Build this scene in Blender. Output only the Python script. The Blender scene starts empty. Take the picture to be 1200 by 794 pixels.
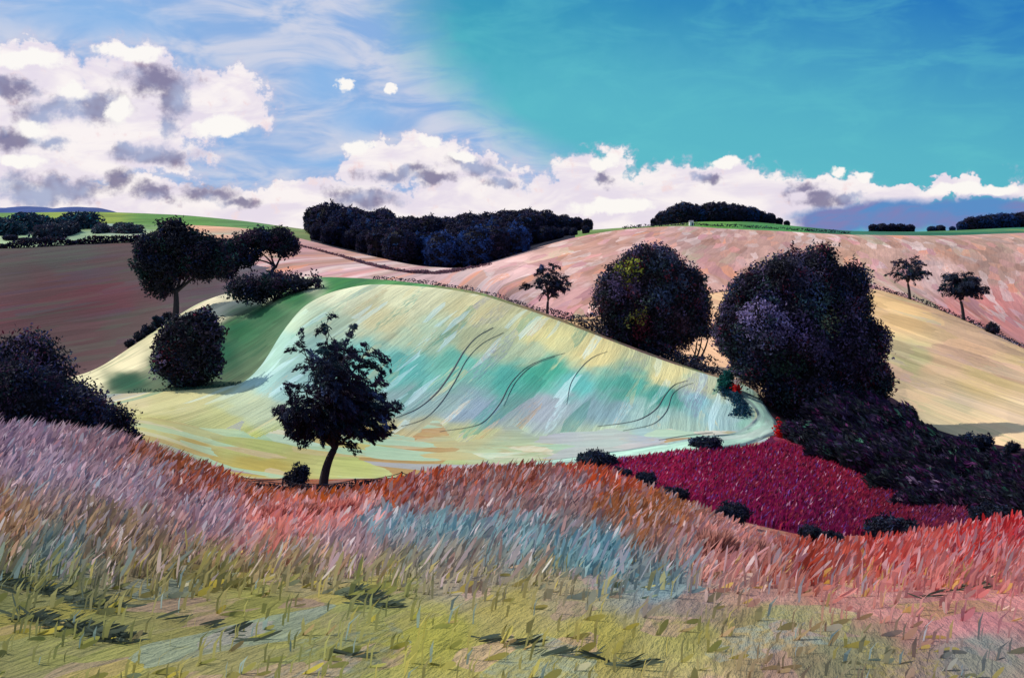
import bpy, math, random
import numpy as np
from mathutils import Vector

random.seed(7)
RNG = np.random.default_rng(7)
SC = bpy.context.scene
COL = SC.collection

# ------------------------------------------------------------------ helpers
F, CX, VH = 1287.0, 600.0, 290.0          # focal length, centre column and eye level of the 1200 px wide picture


def lin(c):
    c = np.asarray(c, float) / 255.0
    return np.where(c <= 0.04045, c / 12.92, ((c + 0.055) / 1.055) ** 2.4)


def tag(o, label=None, cat=None, group=None, kind=None):
    if label: o['label'] = label
    if cat: o['category'] = cat
    if group: o['group'] = group
    if kind: o['kind'] = kind
    return o


def empty(name, loc, rz=0.0, scale=1.0):
    o = bpy.data.objects.new(name, None)
    o.location = loc
    o.rotation_euler = (0, 0, rz)
    o.scale = (scale,) * 3 if not hasattr(scale, '__len__') else scale
    o.empty_display_size = 0.2
    COL.objects.link(o)
    return o


def link(name, me, mat=None, parent=None, loc=(0, 0, 0)):
    o = bpy.data.objects.new(name, me)
    if mat is not None and not me.materials:
        me.materials.append(mat)
    o.location = loc
    if parent is not None:
        o.parent = parent
    COL.objects.link(o)
    return o


def copy_tree(o, parent=None):
    c = o.copy()
    COL.objects.link(c)
    c.parent = parent
    for ch in list(o.children):
        copy_tree(ch, c)
    return c


def mesh_np(name, verts, faces_flat, face_sizes, smooth=False):
    me = bpy.data.meshes.new(name)
    verts = np.ascontiguousarray(verts, np.float32)
    faces_flat = np.ascontiguousarray(faces_flat, np.int32).ravel()
    face_sizes = np.ascontiguousarray(face_sizes, np.int32)
    me.vertices.add(len(verts))
    me.vertices.foreach_set('co', verts.ravel())
    me.loops.add(len(faces_flat))
    me.loops.foreach_set('vertex_index', faces_flat)
    me.polygons.add(len(face_sizes))
    starts = np.concatenate([[0], np.cumsum(face_sizes)[:-1]]).astype(np.int32)
    me.polygons.foreach_set('loop_start', starts)
    me.polygons.foreach_set('use_smooth', np.full(len(face_sizes), smooth, bool))
    me.update(calc_edges=True)
    return me


def set_color(me, name, rgb):
    a = me.color_attributes.new(name, 'FLOAT_COLOR', 'POINT')
    c = np.ones((len(me.vertices), 4), np.float32)
    c[:, :3] = rgb
    a.data.foreach_set('color', c.ravel())


class Geo:
    """Collects pieces (vertices, faces, colours) of ONE part."""
    def __init__(s):
        s.v, s.f, s.n, s.c, s.k = [], [], [], [], 0

    def add(s, v, f, size, col):
        v = np.asarray(v, float).reshape(-1, 3)
        f = np.asarray(f, int)
        s.v.append(v)
        s.f.append((f + s.k).ravel())
        s.n.append(np.full(f.size // size, size))
        col = np.asarray(col, float)
        s.c.append(np.broadcast_to(col, (len(v), 3)) if col.ndim == 1 else col)
        s.k += len(v)

    def mesh(s, name, smooth=False):
        me = mesh_np(name, np.concatenate(s.v), np.concatenate(s.f), np.concatenate(s.n), smooth)
        set_color(me, 'tint', np.concatenate(s.c))
        return me


def unit(a):
    return a / np.maximum(np.linalg.norm(a, axis=-1, keepdims=True), 1e-9)


# value noise in 2-D / 3-D for placing and shaping (numpy)
def _hash(ix, iy, iz, seed):
    h = (ix.astype(np.int64) * 374761393 + iy.astype(np.int64) * 668265263 + iz.astype(np.int64) * 2147483647 + seed * 974711)
    h = (h ^ (h >> 13)) * 1274126177
    h = h ^ (h >> 16)
    return (h & 0xffff) / 65535.0


def vnoise(x, y, z=None, seed=0):
    x = np.asarray(x, float); y = np.asarray(y, float)
    z = np.zeros_like(x) if z is None else np.asarray(z, float)
    i, j, k = np.floor(x), np.floor(y), np.floor(z)
    fx, fy, fz = x - i, y - j, z - k
    fx, fy, fz = [t * t * (3 - 2 * t) for t in (fx, fy, fz)]
    r = 0
    for a in (0, 1):
        for b in (0, 1):
            for c in (0, 1):
                w = (fx if a else 1 - fx) * (fy if b else 1 - fy) * (fz if c else 1 - fz)
                r = r + w * _hash(i + a, j + b, k + c, seed)
    return r


def fbm(x, y, z=None, seed=0, o=3):
    r, a, s = 0, 0.5, 1.0
    for n in range(o):
        r = r + a * vnoise(np.asarray(x) * s, np.asarray(y) * s, None if z is None else np.asarray(z) * s, seed + n)
        a *= 0.5; s *= 2.03
    return r / (1 - 0.5 ** o)


# ------------------------------------------------------------------ terrain
# Ridge and valley lines of the downs. Each: sight line column -> (distance, row the ground reaches there)
def curve(pts):
    return np.array(pts, float)


LINES = [
    # camera side
    curve([(-900, 0.8, 0), (2100, 0.8, 0)]),
    curve([(-900, 6, 790), (0, 6, 795), (600, 6, 800), (1200, 6, 800), (2100, 6, 800)]),
    # crest of the near grass bank
    curve([(-900, 22, 500), (-200, 23, 505), (0, 25, 512), (100, 27, 516), (160, 30, 532), (250, 36, 562), (300, 40, 573), (380, 43, 575), (450, 45, 568),
           (520, 46, 560), (600, 46, 556), (690, 45, 560), (750, 42, 582), (800, 39, 602), (850, 37, 622), (900, 35, 640),
           (960, 33, 646), (1050, 32, 640), (1130, 31, 628), (1200, 30, 618), (1400, 29, 605), (2100, 28, 590)]),
    # dip behind it
    curve([(-900, 40, 515), (0, 40, 518), (160, 46, 535), (250, 50, 556), (300, 53, 560), (380, 55, 561), (450, 57, 560), (520, 58, 556), (600, 58, 553),
           (690, 57, 558), (750, 54, 578), (800, 51, 590), (900, 46, 618), (960, 44, 628), (1050, 42, 626), (1130, 40, 620), (1200, 39, 612), (2100, 36, 590)]),
    # foot of the knoll / far edge of the wine red field
    curve([(-900, 70, 500), (0, 70, 505), (160, 70, 518), (250, 72, 540), (380, 74, 552), (500, 76, 551), (600, 76, 548), (700, 76, 542), (800, 77, 529),
           (880, 80, 523), (915, 80, 520), (950, 74, 532), (1000, 66, 556), (1100, 56, 588), (1200, 49, 600), (2100, 45, 590)]),
    # where the knoll steepens
    curve([(-900, 85, 486), (0, 85, 488), (160, 86, 480), (250, 88, 488), (320, 90, 482), (420, 92, 486), (520, 93, 488), (600, 93, 488), (700, 91, 486),
           (800, 90, 487), (860, 89, 494), (900, 87, 502), (930, 87, 508), (1000, 88, 508), (1100, 77, 535), (1200, 66, 558), (2100, 60, 560)]),
    # crest of the knoll / floor of the green hollow / top of the brambles
    curve([(-900, 100, 466), (0, 100, 472), (100, 100, 463), (160, 101, 460), (230, 102, 456), (280, 104, 450), (305, 107, 430), (330, 112, 390), (360, 119, 356),
           (400, 127, 339), (440, 131, 333), (500, 132, 336), (560, 131, 345), (600, 129, 357), (650, 124, 374), (700, 118, 393), (780, 110, 423),
           (840, 103, 442), (870, 101, 450), (888, 99, 460), (900, 98, 470), (912, 98, 480), (930, 100, 484), (1000, 106, 462), (1035, 106, 462), (1090, 95, 500), (1150, 86, 517), (1200, 80, 525), (2100, 74, 540)]),
    # back edge of the pale strip, ridge behind the knoll
    curve([(-900, 118, 452), (0, 120, 456), (100, 126, 437), (160, 134, 402), (200, 140, 375), (240, 145, 352), (300, 150, 335), (345, 152, 324), (400, 150, 325),
           (440, 147, 327), (500, 144, 333), (560, 141, 342), (600, 139, 354), (650, 134, 371), (700, 128, 390), (780, 119, 420), (840, 112, 440), (870, 113, 445),
           (900, 116, 440), (950, 120, 432), (1030, 123, 422), (1100, 114, 450), (1200, 106, 470), (2100, 95, 500)]),
    # hidden dip behind that ridge
    curve([(-900, 138, 446), (0, 142, 450), (100, 150, 432), (160, 158, 400), (240, 168, 352), (345, 175, 326), (440, 168, 330), (500, 164, 336), (600, 158, 355),
           (700, 148, 391), (780, 140, 415), (840, 136, 420), (870, 138, 418), (950, 142, 392), (1030, 143, 388), (1100, 132, 412), (1200, 124, 441), (2100, 112, 470)]),
    # top of the brown field, hedge between the tan and the pink field
    curve([(-900, 230, 300), (0, 235, 291), (100, 245, 286), (160, 250, 284), (240, 245, 288), (300, 232, 299), (400, 212, 313), (500, 196, 326), (580, 186, 345),
           (640, 178, 375), (700, 182, 370), (780, 186, 352), (845, 188, 342), (950, 180, 334), (1020, 172, 338), (1065, 166, 350), (1130, 157, 375), (1165, 151, 391),
           (1200, 146, 408), (1300, 140, 440), (2100, 132, 470)]),
    curve([(-900, 300, 284), (0, 305, 277), (160, 315, 274), (240, 315, 275), (300, 305, 283), (400, 280, 303), (500, 262, 319), (580, 250, 326), (640, 245, 328),
           (700, 245, 325), (780, 245, 318), (845, 240, 315), (950, 212, 330), (1020, 196, 341), (1065, 190, 351), (1130, 180, 374), (1200, 170, 400), (1300, 162, 432), (2100, 155, 460)]),
    # ridge of the pink fields
    curve([(-900, 420, 268), (0, 420, 263), (100, 420, 262), (200, 415, 263), (280, 400, 267), (350, 385, 279), (400, 372, 292), (450, 362, 303), (500, 356, 312),
           (545, 355, 314), (580, 358, 305), (620, 365, 293), (680, 378, 277), (740, 388, 268), (800, 392, 265), (850, 390, 268), (900, 385, 270), (1000, 378, 275),
           (1100, 378, 276), (1200, 380, 273), (2100, 390, 268)]),
    # green skyline, ground under the wood
    curve([(-900, 560, 252), (0, 560, 250), (100, 560, 249), (200, 552, 252), (280, 540, 259), (350, 530, 268), (400, 520, 274), (500, 510, 280), (600, 505, 276),
           (690, 500, 270), (770, 480, 265), (830, 470, 260), (870, 470, 260), (940, 480, 266), (1000, 500, 271), (1060, 510, 272), (1130, 510, 270), (1200, 510, 267), (2100, 520, 258)]),
    curve([(-900, 800, 275), (2100, 800, 280)]),
    curve([(-900, 9000, 297), (2100, 9000, 297)]),
]


def pchip_slopes(xs, ys):
    h = np.diff(xs, axis=0); d = np.diff(ys, axis=0) / h
    m = np.zeros_like(ys)
    m[0], m[-1] = d[0], d[-1]
    a, b = d[:-1], d[1:]
    w1, w2 = 2 * h[1:] + h[:-1], h[1:] + 2 * h[:-1]
    ok = (a * b) > 0
    with np.errstate(divide='ignore', invalid='ignore'):
        mm = (w1 + w2) / (w1 / a + w2 / b)
    m[1:-1] = np.where(ok, mm, 0)
    return m


def pchip(xs, ys, x):
    m = pchip_slopes(xs, ys)
    i = np.clip(np.searchsorted(xs, x) - 1, 0, len(xs) - 2)
    h = xs[i + 1] - xs[i]; t = np.clip((x - xs[i]) / h, 0, 1)
    return ((2*t**3 - 3*t**2 + 1) * ys[i] + (t**3 - 2*t**2 + t) * h * m[i] + (-2*t**3 + 3*t**2) * ys[i+1] + (t**3 - t**2) * h * m[i+1])


XT = np.arange(-900, 2101, 1.0)
NL = len(LINES)
YT = np.zeros((NL, len(XT))); ZT = np.zeros((NL, len(XT)))
kern = np.exp(-0.5 * (np.arange(-18, 19) / 6.0) ** 2); kern /= kern.sum()
for k, c in enumerate(LINES):
    y = pchip(c[:, 0], c[:, 1], XT); v = pchip(c[:, 0], c[:, 2], XT)
    y = np.convolve(np.pad(y, 18, 'edge'), kern, 'valid'); v = np.convolve(np.pad(v, 18, 'edge'), kern, 'valid')
    YT[k] = y
    ZT[k] = y * (VH - v) / F
ZT[0] = -1.55
SL = pchip_slopes(YT, ZT)


def table(T, x):
    x = np.clip(np.asarray(x, float) + 900, 0, len(XT) - 1.001)
    i = np.floor(x).astype(int); t = x - i
    return T[:, i] * (1 - t) + T[:, i + 1] * t


def height(x, Y):
    """ground height on the sight line column x at distance Y"""
    x = np.atleast_1d(np.asarray(x, float)); Y = np.atleast_1d(np.asarray(Y, float))
    ys, zs, ms = table(YT, x), table(ZT, x), table(SL, x)
    i = np.clip((ys <= Y).sum(0) - 1, 0, NL - 2)
    n = np.arange(len(x))
    y0, y1 = ys[i, n], ys[i + 1, n]; h = y1 - y0; t = np.clip((Y - y0) / h, 0, 1)
    return ((2*t**3 - 3*t**2 + 1) * zs[i, n] + (t**3 - 2*t**2 + t) * h * ms[i, n] + (-2*t**3 + 3*t**2) * zs[i+1, n] + (t**3 - t**2) * h * ms[i+1, n])


def ground(X, Y):
    X = np.asarray(X, float); Y = np.asarray(Y, float)
    return height(CX + F * X / Y, Y)


_YS = np.concatenate([np.geomspace(1, 40, 500), np.geomspace(40.1, 700, 1500)])


def at(x, v):
    """the point of the ground first met on the sight line (x, v)"""
    z = height(np.full(len(_YS), x), _YS)
    vv = VH - F * z / _YS
    hit = np.nonzero(vv <= v)[0]
    i = hit[0] if len(hit) else len(_YS) - 1
    Y = _YS[i]
    if i > 0 and vv[i-1] > vv[i]:
        t = (vv[i-1] - v) / (vv[i-1] - vv[i]); Y = _YS[i-1] + np.clip(t, 0, 1) * (Y - _YS[i-1])
    X = (x - CX) / F * Y
    return np.array([X, Y, height(x, Y)[0]])


def on_line(k, x, off=0.0):
    Y = table(YT, [x])[k, 0] + off
    return np.array([(x - CX) / F * Y, Y, height(x, Y)[0]])


def pxm(Y):
    return Y / F


# field colours -----------------------------------------------------------------
PAL = {
 'bank': [(200,770,160,152,80),(380,780,158,156,82),(600,770,172,160,84),(50,690,140,136,80),(0,700,130,130,72),(100,740,150,148,78),(230,690,150,138,80),(300,710,155,150,72),(430,700,150,150,82),(500,740,165,158,66),(600,705,165,150,80),(700,745,165,152,72),
          (800,740,170,160,86),(900,720,165,150,95),(1000,760,140,135,98),(1150,765,140,140,128),(50,560,165,140,150),(150,580,170,142,148),(250,612,168,136,142),(400,645,172,140,140),
          (0,620,165,128,92),(120,640,150,125,95),(60,660,125,140,130),(450,618,128,158,162),(520,625,130,162,162),(600,640,132,162,162),(700,655,118,158,162),(780,690,130,152,150),(800,705,170,140,132),(850,660,208,140,124),
          (1000,690,204,138,126),(1100,680,206,130,120),(1060,700,204,140,130),(1080,670,204,122,110),(1160,672,206,124,114),(1195,690,200,132,124),(1200,665,204,110,100),(1000,655,184,84,66),(1000,665,190,100,84),(1080,660,196,96,84),(1190,640,192,34,40),(1130,650,196,60,52),(950,660,165,66,46),(1050,655,190,70,58),(480,575,170,76,44),(520,560,180,80,42),(600,572,160,88,62),(540,585,150,110,100),(620,560,160,80,52),(660,590,150,122,118),
          (560,595,165,110,95),(700,575,190,80,40),(750,620,165,102,56),(720,600,160,95,50),(330,620,222,134,118),(400,612,222,138,122),(370,588,165,82,26),(300,588,165,80,30),(440,585,175,80,30),(200,550,150,82,46),(250,575,160,75,40),(20,520,150,120,135),(100,525,150,115,120),(1150,725,200,130,128),
          (900,700,190,140,125),(650,690,165,150,110),(550,670,165,150,130),(350,680,160,145,100)],
 'mound': [(400,342,250,242,190),(480,345,250,238,180),(560,362,246,226,160),(640,390,248,228,150),(700,412,248,222,146),(780,440,250,228,154),(830,455,215,214,168),  # lit cream crest and shaded mint face are put into the crop colour
           (380,380,214,226,180),(450,375,232,215,156),(500,392,200,214,168),(560,400,206,204,150),(620,412,200,208,160),
           (340,410,186,220,190),(420,420,150,214,186),(480,430,120,200,176),(540,420,126,200,166),(600,440,96,186,160),(640,432,80,176,140),(680,450,110,192,174),(740,450,94,178,150),(780,462,90,172,148),(820,470,160,206,200),(850,490,186,214,200),
           (330,450,170,205,186),(300,480,200,205,158),(480,475,160,184,170),(560,480,156,172,176),(640,480,168,172,170),(700,480,146,174,170),(760,490,184,210,190),
           (200,470,222,206,138),(180,500,206,192,112),(260,500,206,200,126),(300,520,196,196,104),(420,505,202,166,94),(480,515,218,194,136),(420,535,196,196,104),(550,510,208,200,136),(600,530,196,206,148),(700,515,200,212,168),(800,505,188,210,180),(880,500,160,206,176),(890,515,172,178,170),
           (300,545,196,170,76),(230,535,190,156,76),(500,545,190,200,120),(150,460,232,210,150)],
 'hollow': [(100,448,232,220,170),(150,425,240,225,175),(200,395,240,226,172),(240,363,246,232,190),(300,341,246,234,200),(345,330,246,236,200),
            (150,445,34,84,56),(200,430,28,76,52),(250,410,30,88,56),(280,385,36,98,58),(310,365,42,100,60),(340,348,48,110,60),(400,332,64,134,64),(470,332,90,150,78),(560,345,150,150,90),(650,372,150,120,80),(750,410,120,90,80),(850,443,150,120,90)],  # darkest greens carry the shadow of the trees above in the colour
 'brown': [(0,310,86,70,65),(80,300,82,73,67),(150,310,89,67,63),(60,340,96,58,58),(0,370,96,55,58),(130,350,99,52,57),(60,390,92,62,60),(160,380,86,65,60),(230,330,82,63,68),(300,310,103,92,100)],
 'pink': [(600,330,234,188,176),(700,300,206,156,136),(850,290,204,156,140),(780,275,214,165,150),(450,308,230,192,172),(400,287,232,178,146),(380,300,226,170,150),(420,322,236,196,186),(1050,300,208,162,140),(1100,320,226,182,166),(1190,350,228,150,138),(1150,365,228,140,126),
          (1160,310,186,146,126),(560,338,238,196,184),(500,330,236,190,180),(660,350,230,172,160),(740,320,214,160,142),(660,285,216,170,150),(900,290,210,160,140),(1000,320,200,160,128),(1050,335,230,168,150),(1190,300,206,160,140),(1120,285,196,156,132),(350,300,214,160,150)],
 'tan': [(1050,370,248,201,136),(1100,420,241,195,144),(1150,440,237,201,134),(1080,455,224,191,142),(1180,490,241,208,157),(1060,420,213,195,134),(680,380,224,178,122),(830,400,252,197,148),(1150,400,246,197,142),(1120,480,207,187,142),(950,380,246,197,142)],
 'wine': [(1000,560,138,30,56),(780,545,142,26,66),(900,590,118,20,64),(1050,590,112,26,46),(850,540,128,20,60),(950,610,108,18,60),(1100,610,104,30,56)],
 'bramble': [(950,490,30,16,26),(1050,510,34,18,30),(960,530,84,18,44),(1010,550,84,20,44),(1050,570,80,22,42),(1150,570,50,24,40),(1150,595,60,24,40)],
 'patch': [(0,282,170,190,140),(60,280,168,190,144),(130,280,172,188,130),(160,275,176,186,150),(20,258,96,140,70),(100,256,150,165,70),(70,268,80,130,110),(200,276,236,190,150),(240,270,240,180,140),(300,282,232,180,150),(180,262,110,150,76),(130,268,150,170,150)],
 'green': [(0,254,110,150,66),(100,252,150,166,60),(200,255,98,146,62),(300,266,96,140,76),(350,274,140,150,90),(830,262,104,156,66),(900,265,80,146,74),(1000,272,60,120,90),(1150,272,50,118,84),(780,266,120,140,76)],
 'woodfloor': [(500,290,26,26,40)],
 'far': [(500,290,60,90,80)],
}
GAIN = 0.80           # picture value -> surface colour under this sun and sky


def tint(pal, x, v, jitter=12.0, seed=0, p=4.0):
    pts = np.array(PAL[pal], float)
    cols = lin(pts[:, 2:])
    wx = x + (fbm(x / 26, v / 14, seed=seed) - 0.5) * jitter * 5
    wv = v + (fbm(x / 22 + 9, v / 12, seed=seed + 5) - 0.5) * jitter * 2
    out = np.zeros((len(x), 3)); ws = np.zeros(len(x))
    for q, c in zip(pts, cols):
        d = ((wx - q[0]) / 1.6) ** 2 + (wv - q[1]) ** 2 + 9
        w = d ** (-p / 2)
        out += w[:, None] * c; ws += w
    return out / ws[:, None] * GAIN


# ------------------------------------------------------------------ materials
def new_mat(name):
    m = bpy.data.materials.new(name); m.use_nodes = True
    nt = m.node_tree
    for n in list(nt.nodes):
        nt.nodes.remove(n)
    return m, nt


class N:
    """tiny node builder"""
    def __init__(s, nt):
        s.nt = nt

    def node(s, t, **kw):
        n = s.nt.nodes.new(t)
        for k, v in kw.items():
            setattr(n, k, v)
        return n

    def put(s, sock, v):
        if v is None:
            return
        if isinstance(v, (int, float)):
            sock.default_value = v
        elif isinstance(v, (tuple, list, np.ndarray)):
            v = [float(a) for a in v]
            if sock.type == 'RGBA' and len(v) == 3:
                v = v + [1.0]
            sock.default_value = v
        else:
            s.nt.links.new(v, sock)

    def math(s, op, a, b=None, c=None, clamp=False):
        n = s.node('ShaderNodeMath', operation=op); n.use_clamp = clamp
        for i, v in enumerate((a, b, c)):
            if v is not None:
                s.put(n.inputs[i], v)
        return n.outputs[0]

    def vmath(s, op, a, b=None):
        n = s.node('ShaderNodeVectorMath', operation=op)
        s.put(n.inputs[0], a)
        if b is not None:
            s.put(n.inputs[1], b)
        return n.outputs[0]

    def comb(s, x, y, z=0.0):
        n = s.node('ShaderNodeCombineXYZ')
        for i, v in enumerate((x, y, z)):
            s.put(n.inputs[i], v)
        return n.outputs[0]

    def sep(s, v):
        n = s.node('ShaderNodeSeparateXYZ'); s.put(n.inputs[0], v)
        return n.outputs

    def mix(s, f, a, b, mode='MIX'):
        n = s.node('ShaderNodeMix', data_type='RGBA', blend_type=mode)
        s.put(n.inputs[0], f); s.put(n.inputs[6], a); s.put(n.inputs[7], b)
        return n.outputs[2]

    def smooth(s, v, lo, hi, a=0.0, b=1.0):
        n = s.node('ShaderNodeMapRange', interpolation_type='SMOOTHSTEP')
        s.put(n.inputs['Value'], v); s.put(n.inputs['From Min'], lo); s.put(n.inputs['From Max'], hi)
        s.put(n.inputs['To Min'], a); s.put(n.inputs['To Max'], b)
        return n.outputs[0]

    def noise(s, vec, scale, detail=3.0, rough=0.55, dist=0.0, dim='3D'):
        n = s.node('ShaderNodeTexNoise', noise_dimensions=dim)
        s.put(n.inputs['Vector'], vec); s.put(n.inputs['Scale'], scale); s.put(n.inputs['Detail'], detail)
        s.put(n.inputs['Roughness'], rough); s.put(n.inputs['Distortion'], dist)
        return n.outputs

    def voro(s, vec, scale, rnd=1.0, feature='F1'):
        n = s.node('ShaderNodeTexVoronoi', voronoi_dimensions='2D', feature=feature)
        s.put(n.inputs['Vector'], vec); s.put(n.inputs['Scale'], scale); s.put(n.inputs['Randomness'], rnd)
        return n.outputs


def field_mat(name, accents, w=0.6, l=4.0, amount=0.5, rough=0.95, bump=0.25, fine=3.0, value=0.30, wobble=0.9):
    """crop or grass surface: long strokes of growth (width w, length l, metres along the flow map) varying round the field's own colours"""
    m, nt = new_mat(name); b = N(nt)
    out = b.node('ShaderNodeOutputMaterial'); bs = b.node('ShaderNodeBsdfPrincipled')
    nt.links.new(bs.outputs[0], out.inputs[0])
    uv = b.node('ShaderNodeUVMap', uv_map='flow').outputs[0]
    base = b.node('ShaderNodeAttribute', attribute_name='tint').outputs['Color']
    q = b.vmath('MULTIPLY', uv, (1 / w, 1 / l, 1))
    wob = b.noise(q, 0.7, 2.0, dim='2D')
    qd = b.vmath('ADD', q, b.vmath('MULTIPLY', b.vmath('SUBTRACT', wob[1], (0.5, 0.5, 0.5)), (wobble, 0.6, 0)))
    c1 = b.voro(qd, 1.0)
    c2 = b.voro(b.vmath('ADD', b.vmath('MULTIPLY', qd, (0.45, 0.55, 1)), (13.1, 7.7, 0)), 1.0)
    r1 = b.sep(c1[1]); r2 = b.sep(c2[1])
    big = b.noise(uv, 0.06, 3.0, dim='2D')[0]
    col = base
    for i, (rgb, p) in enumerate(accents):
        src = (r1[0], r2[1], r1[1], r2[2], r1[2], r2[0])[i % 6]
        edge = b.noise(qd, 2.2 + i, 3.0, dim='2D')[0]
        # only where the clump belongs to this kind of growth, thinning out unevenly
        f = b.math('MULTIPLY', b.smooth(b.math('ADD', src, b.math('MULTIPLY', edge, 0.25)), 1.12 - p, 1.22 - p), b.smooth(big, 0.3, 0.65, amount * 0.35, amount))
        col = b.mix(f, col, tuple(lin(rgb) * GAIN))
    # brightness of each stroke and thin streaks in it
    val = b.math('ADD', b.math('MULTIPLY', r2[0], value), b.math('MULTIPLY', r1[1], value))
    st = b.noise(b.vmath('MULTIPLY', q, (2.6, 0.8, 1)), 1.0, 5.0, 0.65, 0.3, dim='2D')[0]
    val = b.math('ADD', val, b.math('MULTIPLY', st, 0.55))
    val = b.math('ADD', val, 1.0 - value - 0.275)
    col = b.mix(1.0, col, b.comb(val, val, val), 'MULTIPLY')
    b.put(bs.inputs['Base Color'], col)
    b.put(bs.inputs['Roughness'], rough)
    b.put(bs.inputs['Specular IOR Level'], 0.15)
    bm = b.node('ShaderNodeBump'); b.put(bm.inputs['Strength'], bump); b.put(bm.inputs['Distance'], w * 0.5)
    hh = b.math('ADD', b.math('MULTIPLY', st, 1.0), b.noise(q, fine, 4.0, 0.7, dim='2D')[0])
    b.put(bm.inputs['Height'], hh)
    nt.links.new(bm.outputs[0], bs.inputs['Normal'])
    return m


def leaf_mat(name, var=0.35, trans=0.25, rough=0.75):
    m, nt = new_mat(name); b = N(nt)
    out = b.node('ShaderNodeOutputMaterial')
    base = b.node('ShaderNodeAttribute', attribute_name='tint').outputs['Color']
    geo = b.node('ShaderNodeNewGeometry')
    oi = b.node('ShaderNodeObjectInfo')
    r = geo.outputs['Random Per Island']
    k = b.math('ADD', b.math('MULTIPLY', r, var * 2), 1.0 - var)
    k = b.math('MULTIPLY', k, b.math('ADD', b.math('MULTIPLY', oi.outputs['Random'], 0.4), 0.8))
    col = b.mix(1.0, base, b.comb(k, k, k), 'MULTIPLY')
    d = b.node('ShaderNodeBsdfPrincipled'); b.put(d.inputs['Base Color'], col); b.put(d.inputs['Roughness'], rough)
    b.put(d.inputs['Specular IOR Level'], 0.25)
    t = b.node('ShaderNodeBsdfTranslucent'); b.put(t.inputs[0], col)
    mx = b.node('ShaderNodeMixShader'); b.put(mx.inputs[0], trans)
    nt.links.new(d.outputs[0], mx.inputs[1]); nt.links.new(t.outputs[0], mx.inputs[2])
    nt.links.new(mx.outputs[0], out.inputs[0])
    return m


def bark_mat(name, rgb):
    m, nt = new_mat(name); b = N(nt)
    out = b.node('ShaderNodeOutputMaterial'); bs = b.node('ShaderNodeBsdfPrincipled')
    nt.links.new(bs.outputs[0], out.inputs[0])
    co = b.node('ShaderNodeTexCoord').outputs['Object']
    n = b.noise(b.vmath('MULTIPLY', co, (6, 6, 1.2)), 2.0, 5.0, 0.65)[0]
    col = b.mix(n, tuple(np.array(rgb) * 0.5), tuple(np.array(rgb) * 1.6))
    b.put(bs.inputs['Base Color'], col); b.put(bs.inputs['Roughness'], 0.9)
    bm = b.node('ShaderNodeBump'); b.put(bm.inputs['Strength'], 0.6); b.put(bm.inputs['Distance'], 0.05); b.put(bm.inputs['Height'], n)
    nt.links.new(bm.outputs[0], bs.inputs['Normal'])
    return m


def plain_mat(name, rgb, rough=0.7, var=0.2, scale=3.0):
    m, nt = new_mat(name); b = N(nt)
    out = b.node('ShaderNodeOutputMaterial'); bs = b.node('ShaderNodeBsdfPrincipled')
    nt.links.new(bs.outputs[0], out.inputs[0])
    co = b.node('ShaderNodeTexCoord').outputs['Object']
    n = b.noise(co, scale, 4.0, 0.6)[0]
    col = b.mix(n, tuple(np.array(rgb) * (1 - var)), tuple(np.array(rgb) * (1 + var)))
    b.put(bs.inputs['Base Color'], col); b.put(bs.inputs['Roughness'], rough)
    return m


M_LEAF = leaf_mat('dark_foliage', var=0.2)
M_GRASS = leaf_mat('tall_grass', var=0.13, trans=0.5, rough=0.8)
M_FLOWER = leaf_mat('petals', var=0.2, trans=0.3)
M_BARK = bark_mat('dark_bark', (0.022, 0.018, 0.022))
M_WOOD = bark_mat('weathered_wood', (0.05, 0.045, 0.05))
M_WIRE = plain_mat('rusted_wire', (0.03, 0.03, 0.04))
M_WHITE = plain_mat('limewash', (0.75, 0.73, 0.70))
M_ROOF = plain_mat('grey_slates', (0.25, 0.22, 0.22))
M_DOOR = plain_mat('dark_door', (0.06, 0.05, 0.06))
M_RUT = plain_mat('bare_rut_soil', tuple(lin((84, 84, 84))), rough=0.95, scale=0.6)
M_TRACK = field_mat('farm_track_surface', [((190, 215, 195), 0.5), ((196, 190, 180), 0.3)], w=0.4, l=2.0, amount=0.6)

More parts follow.
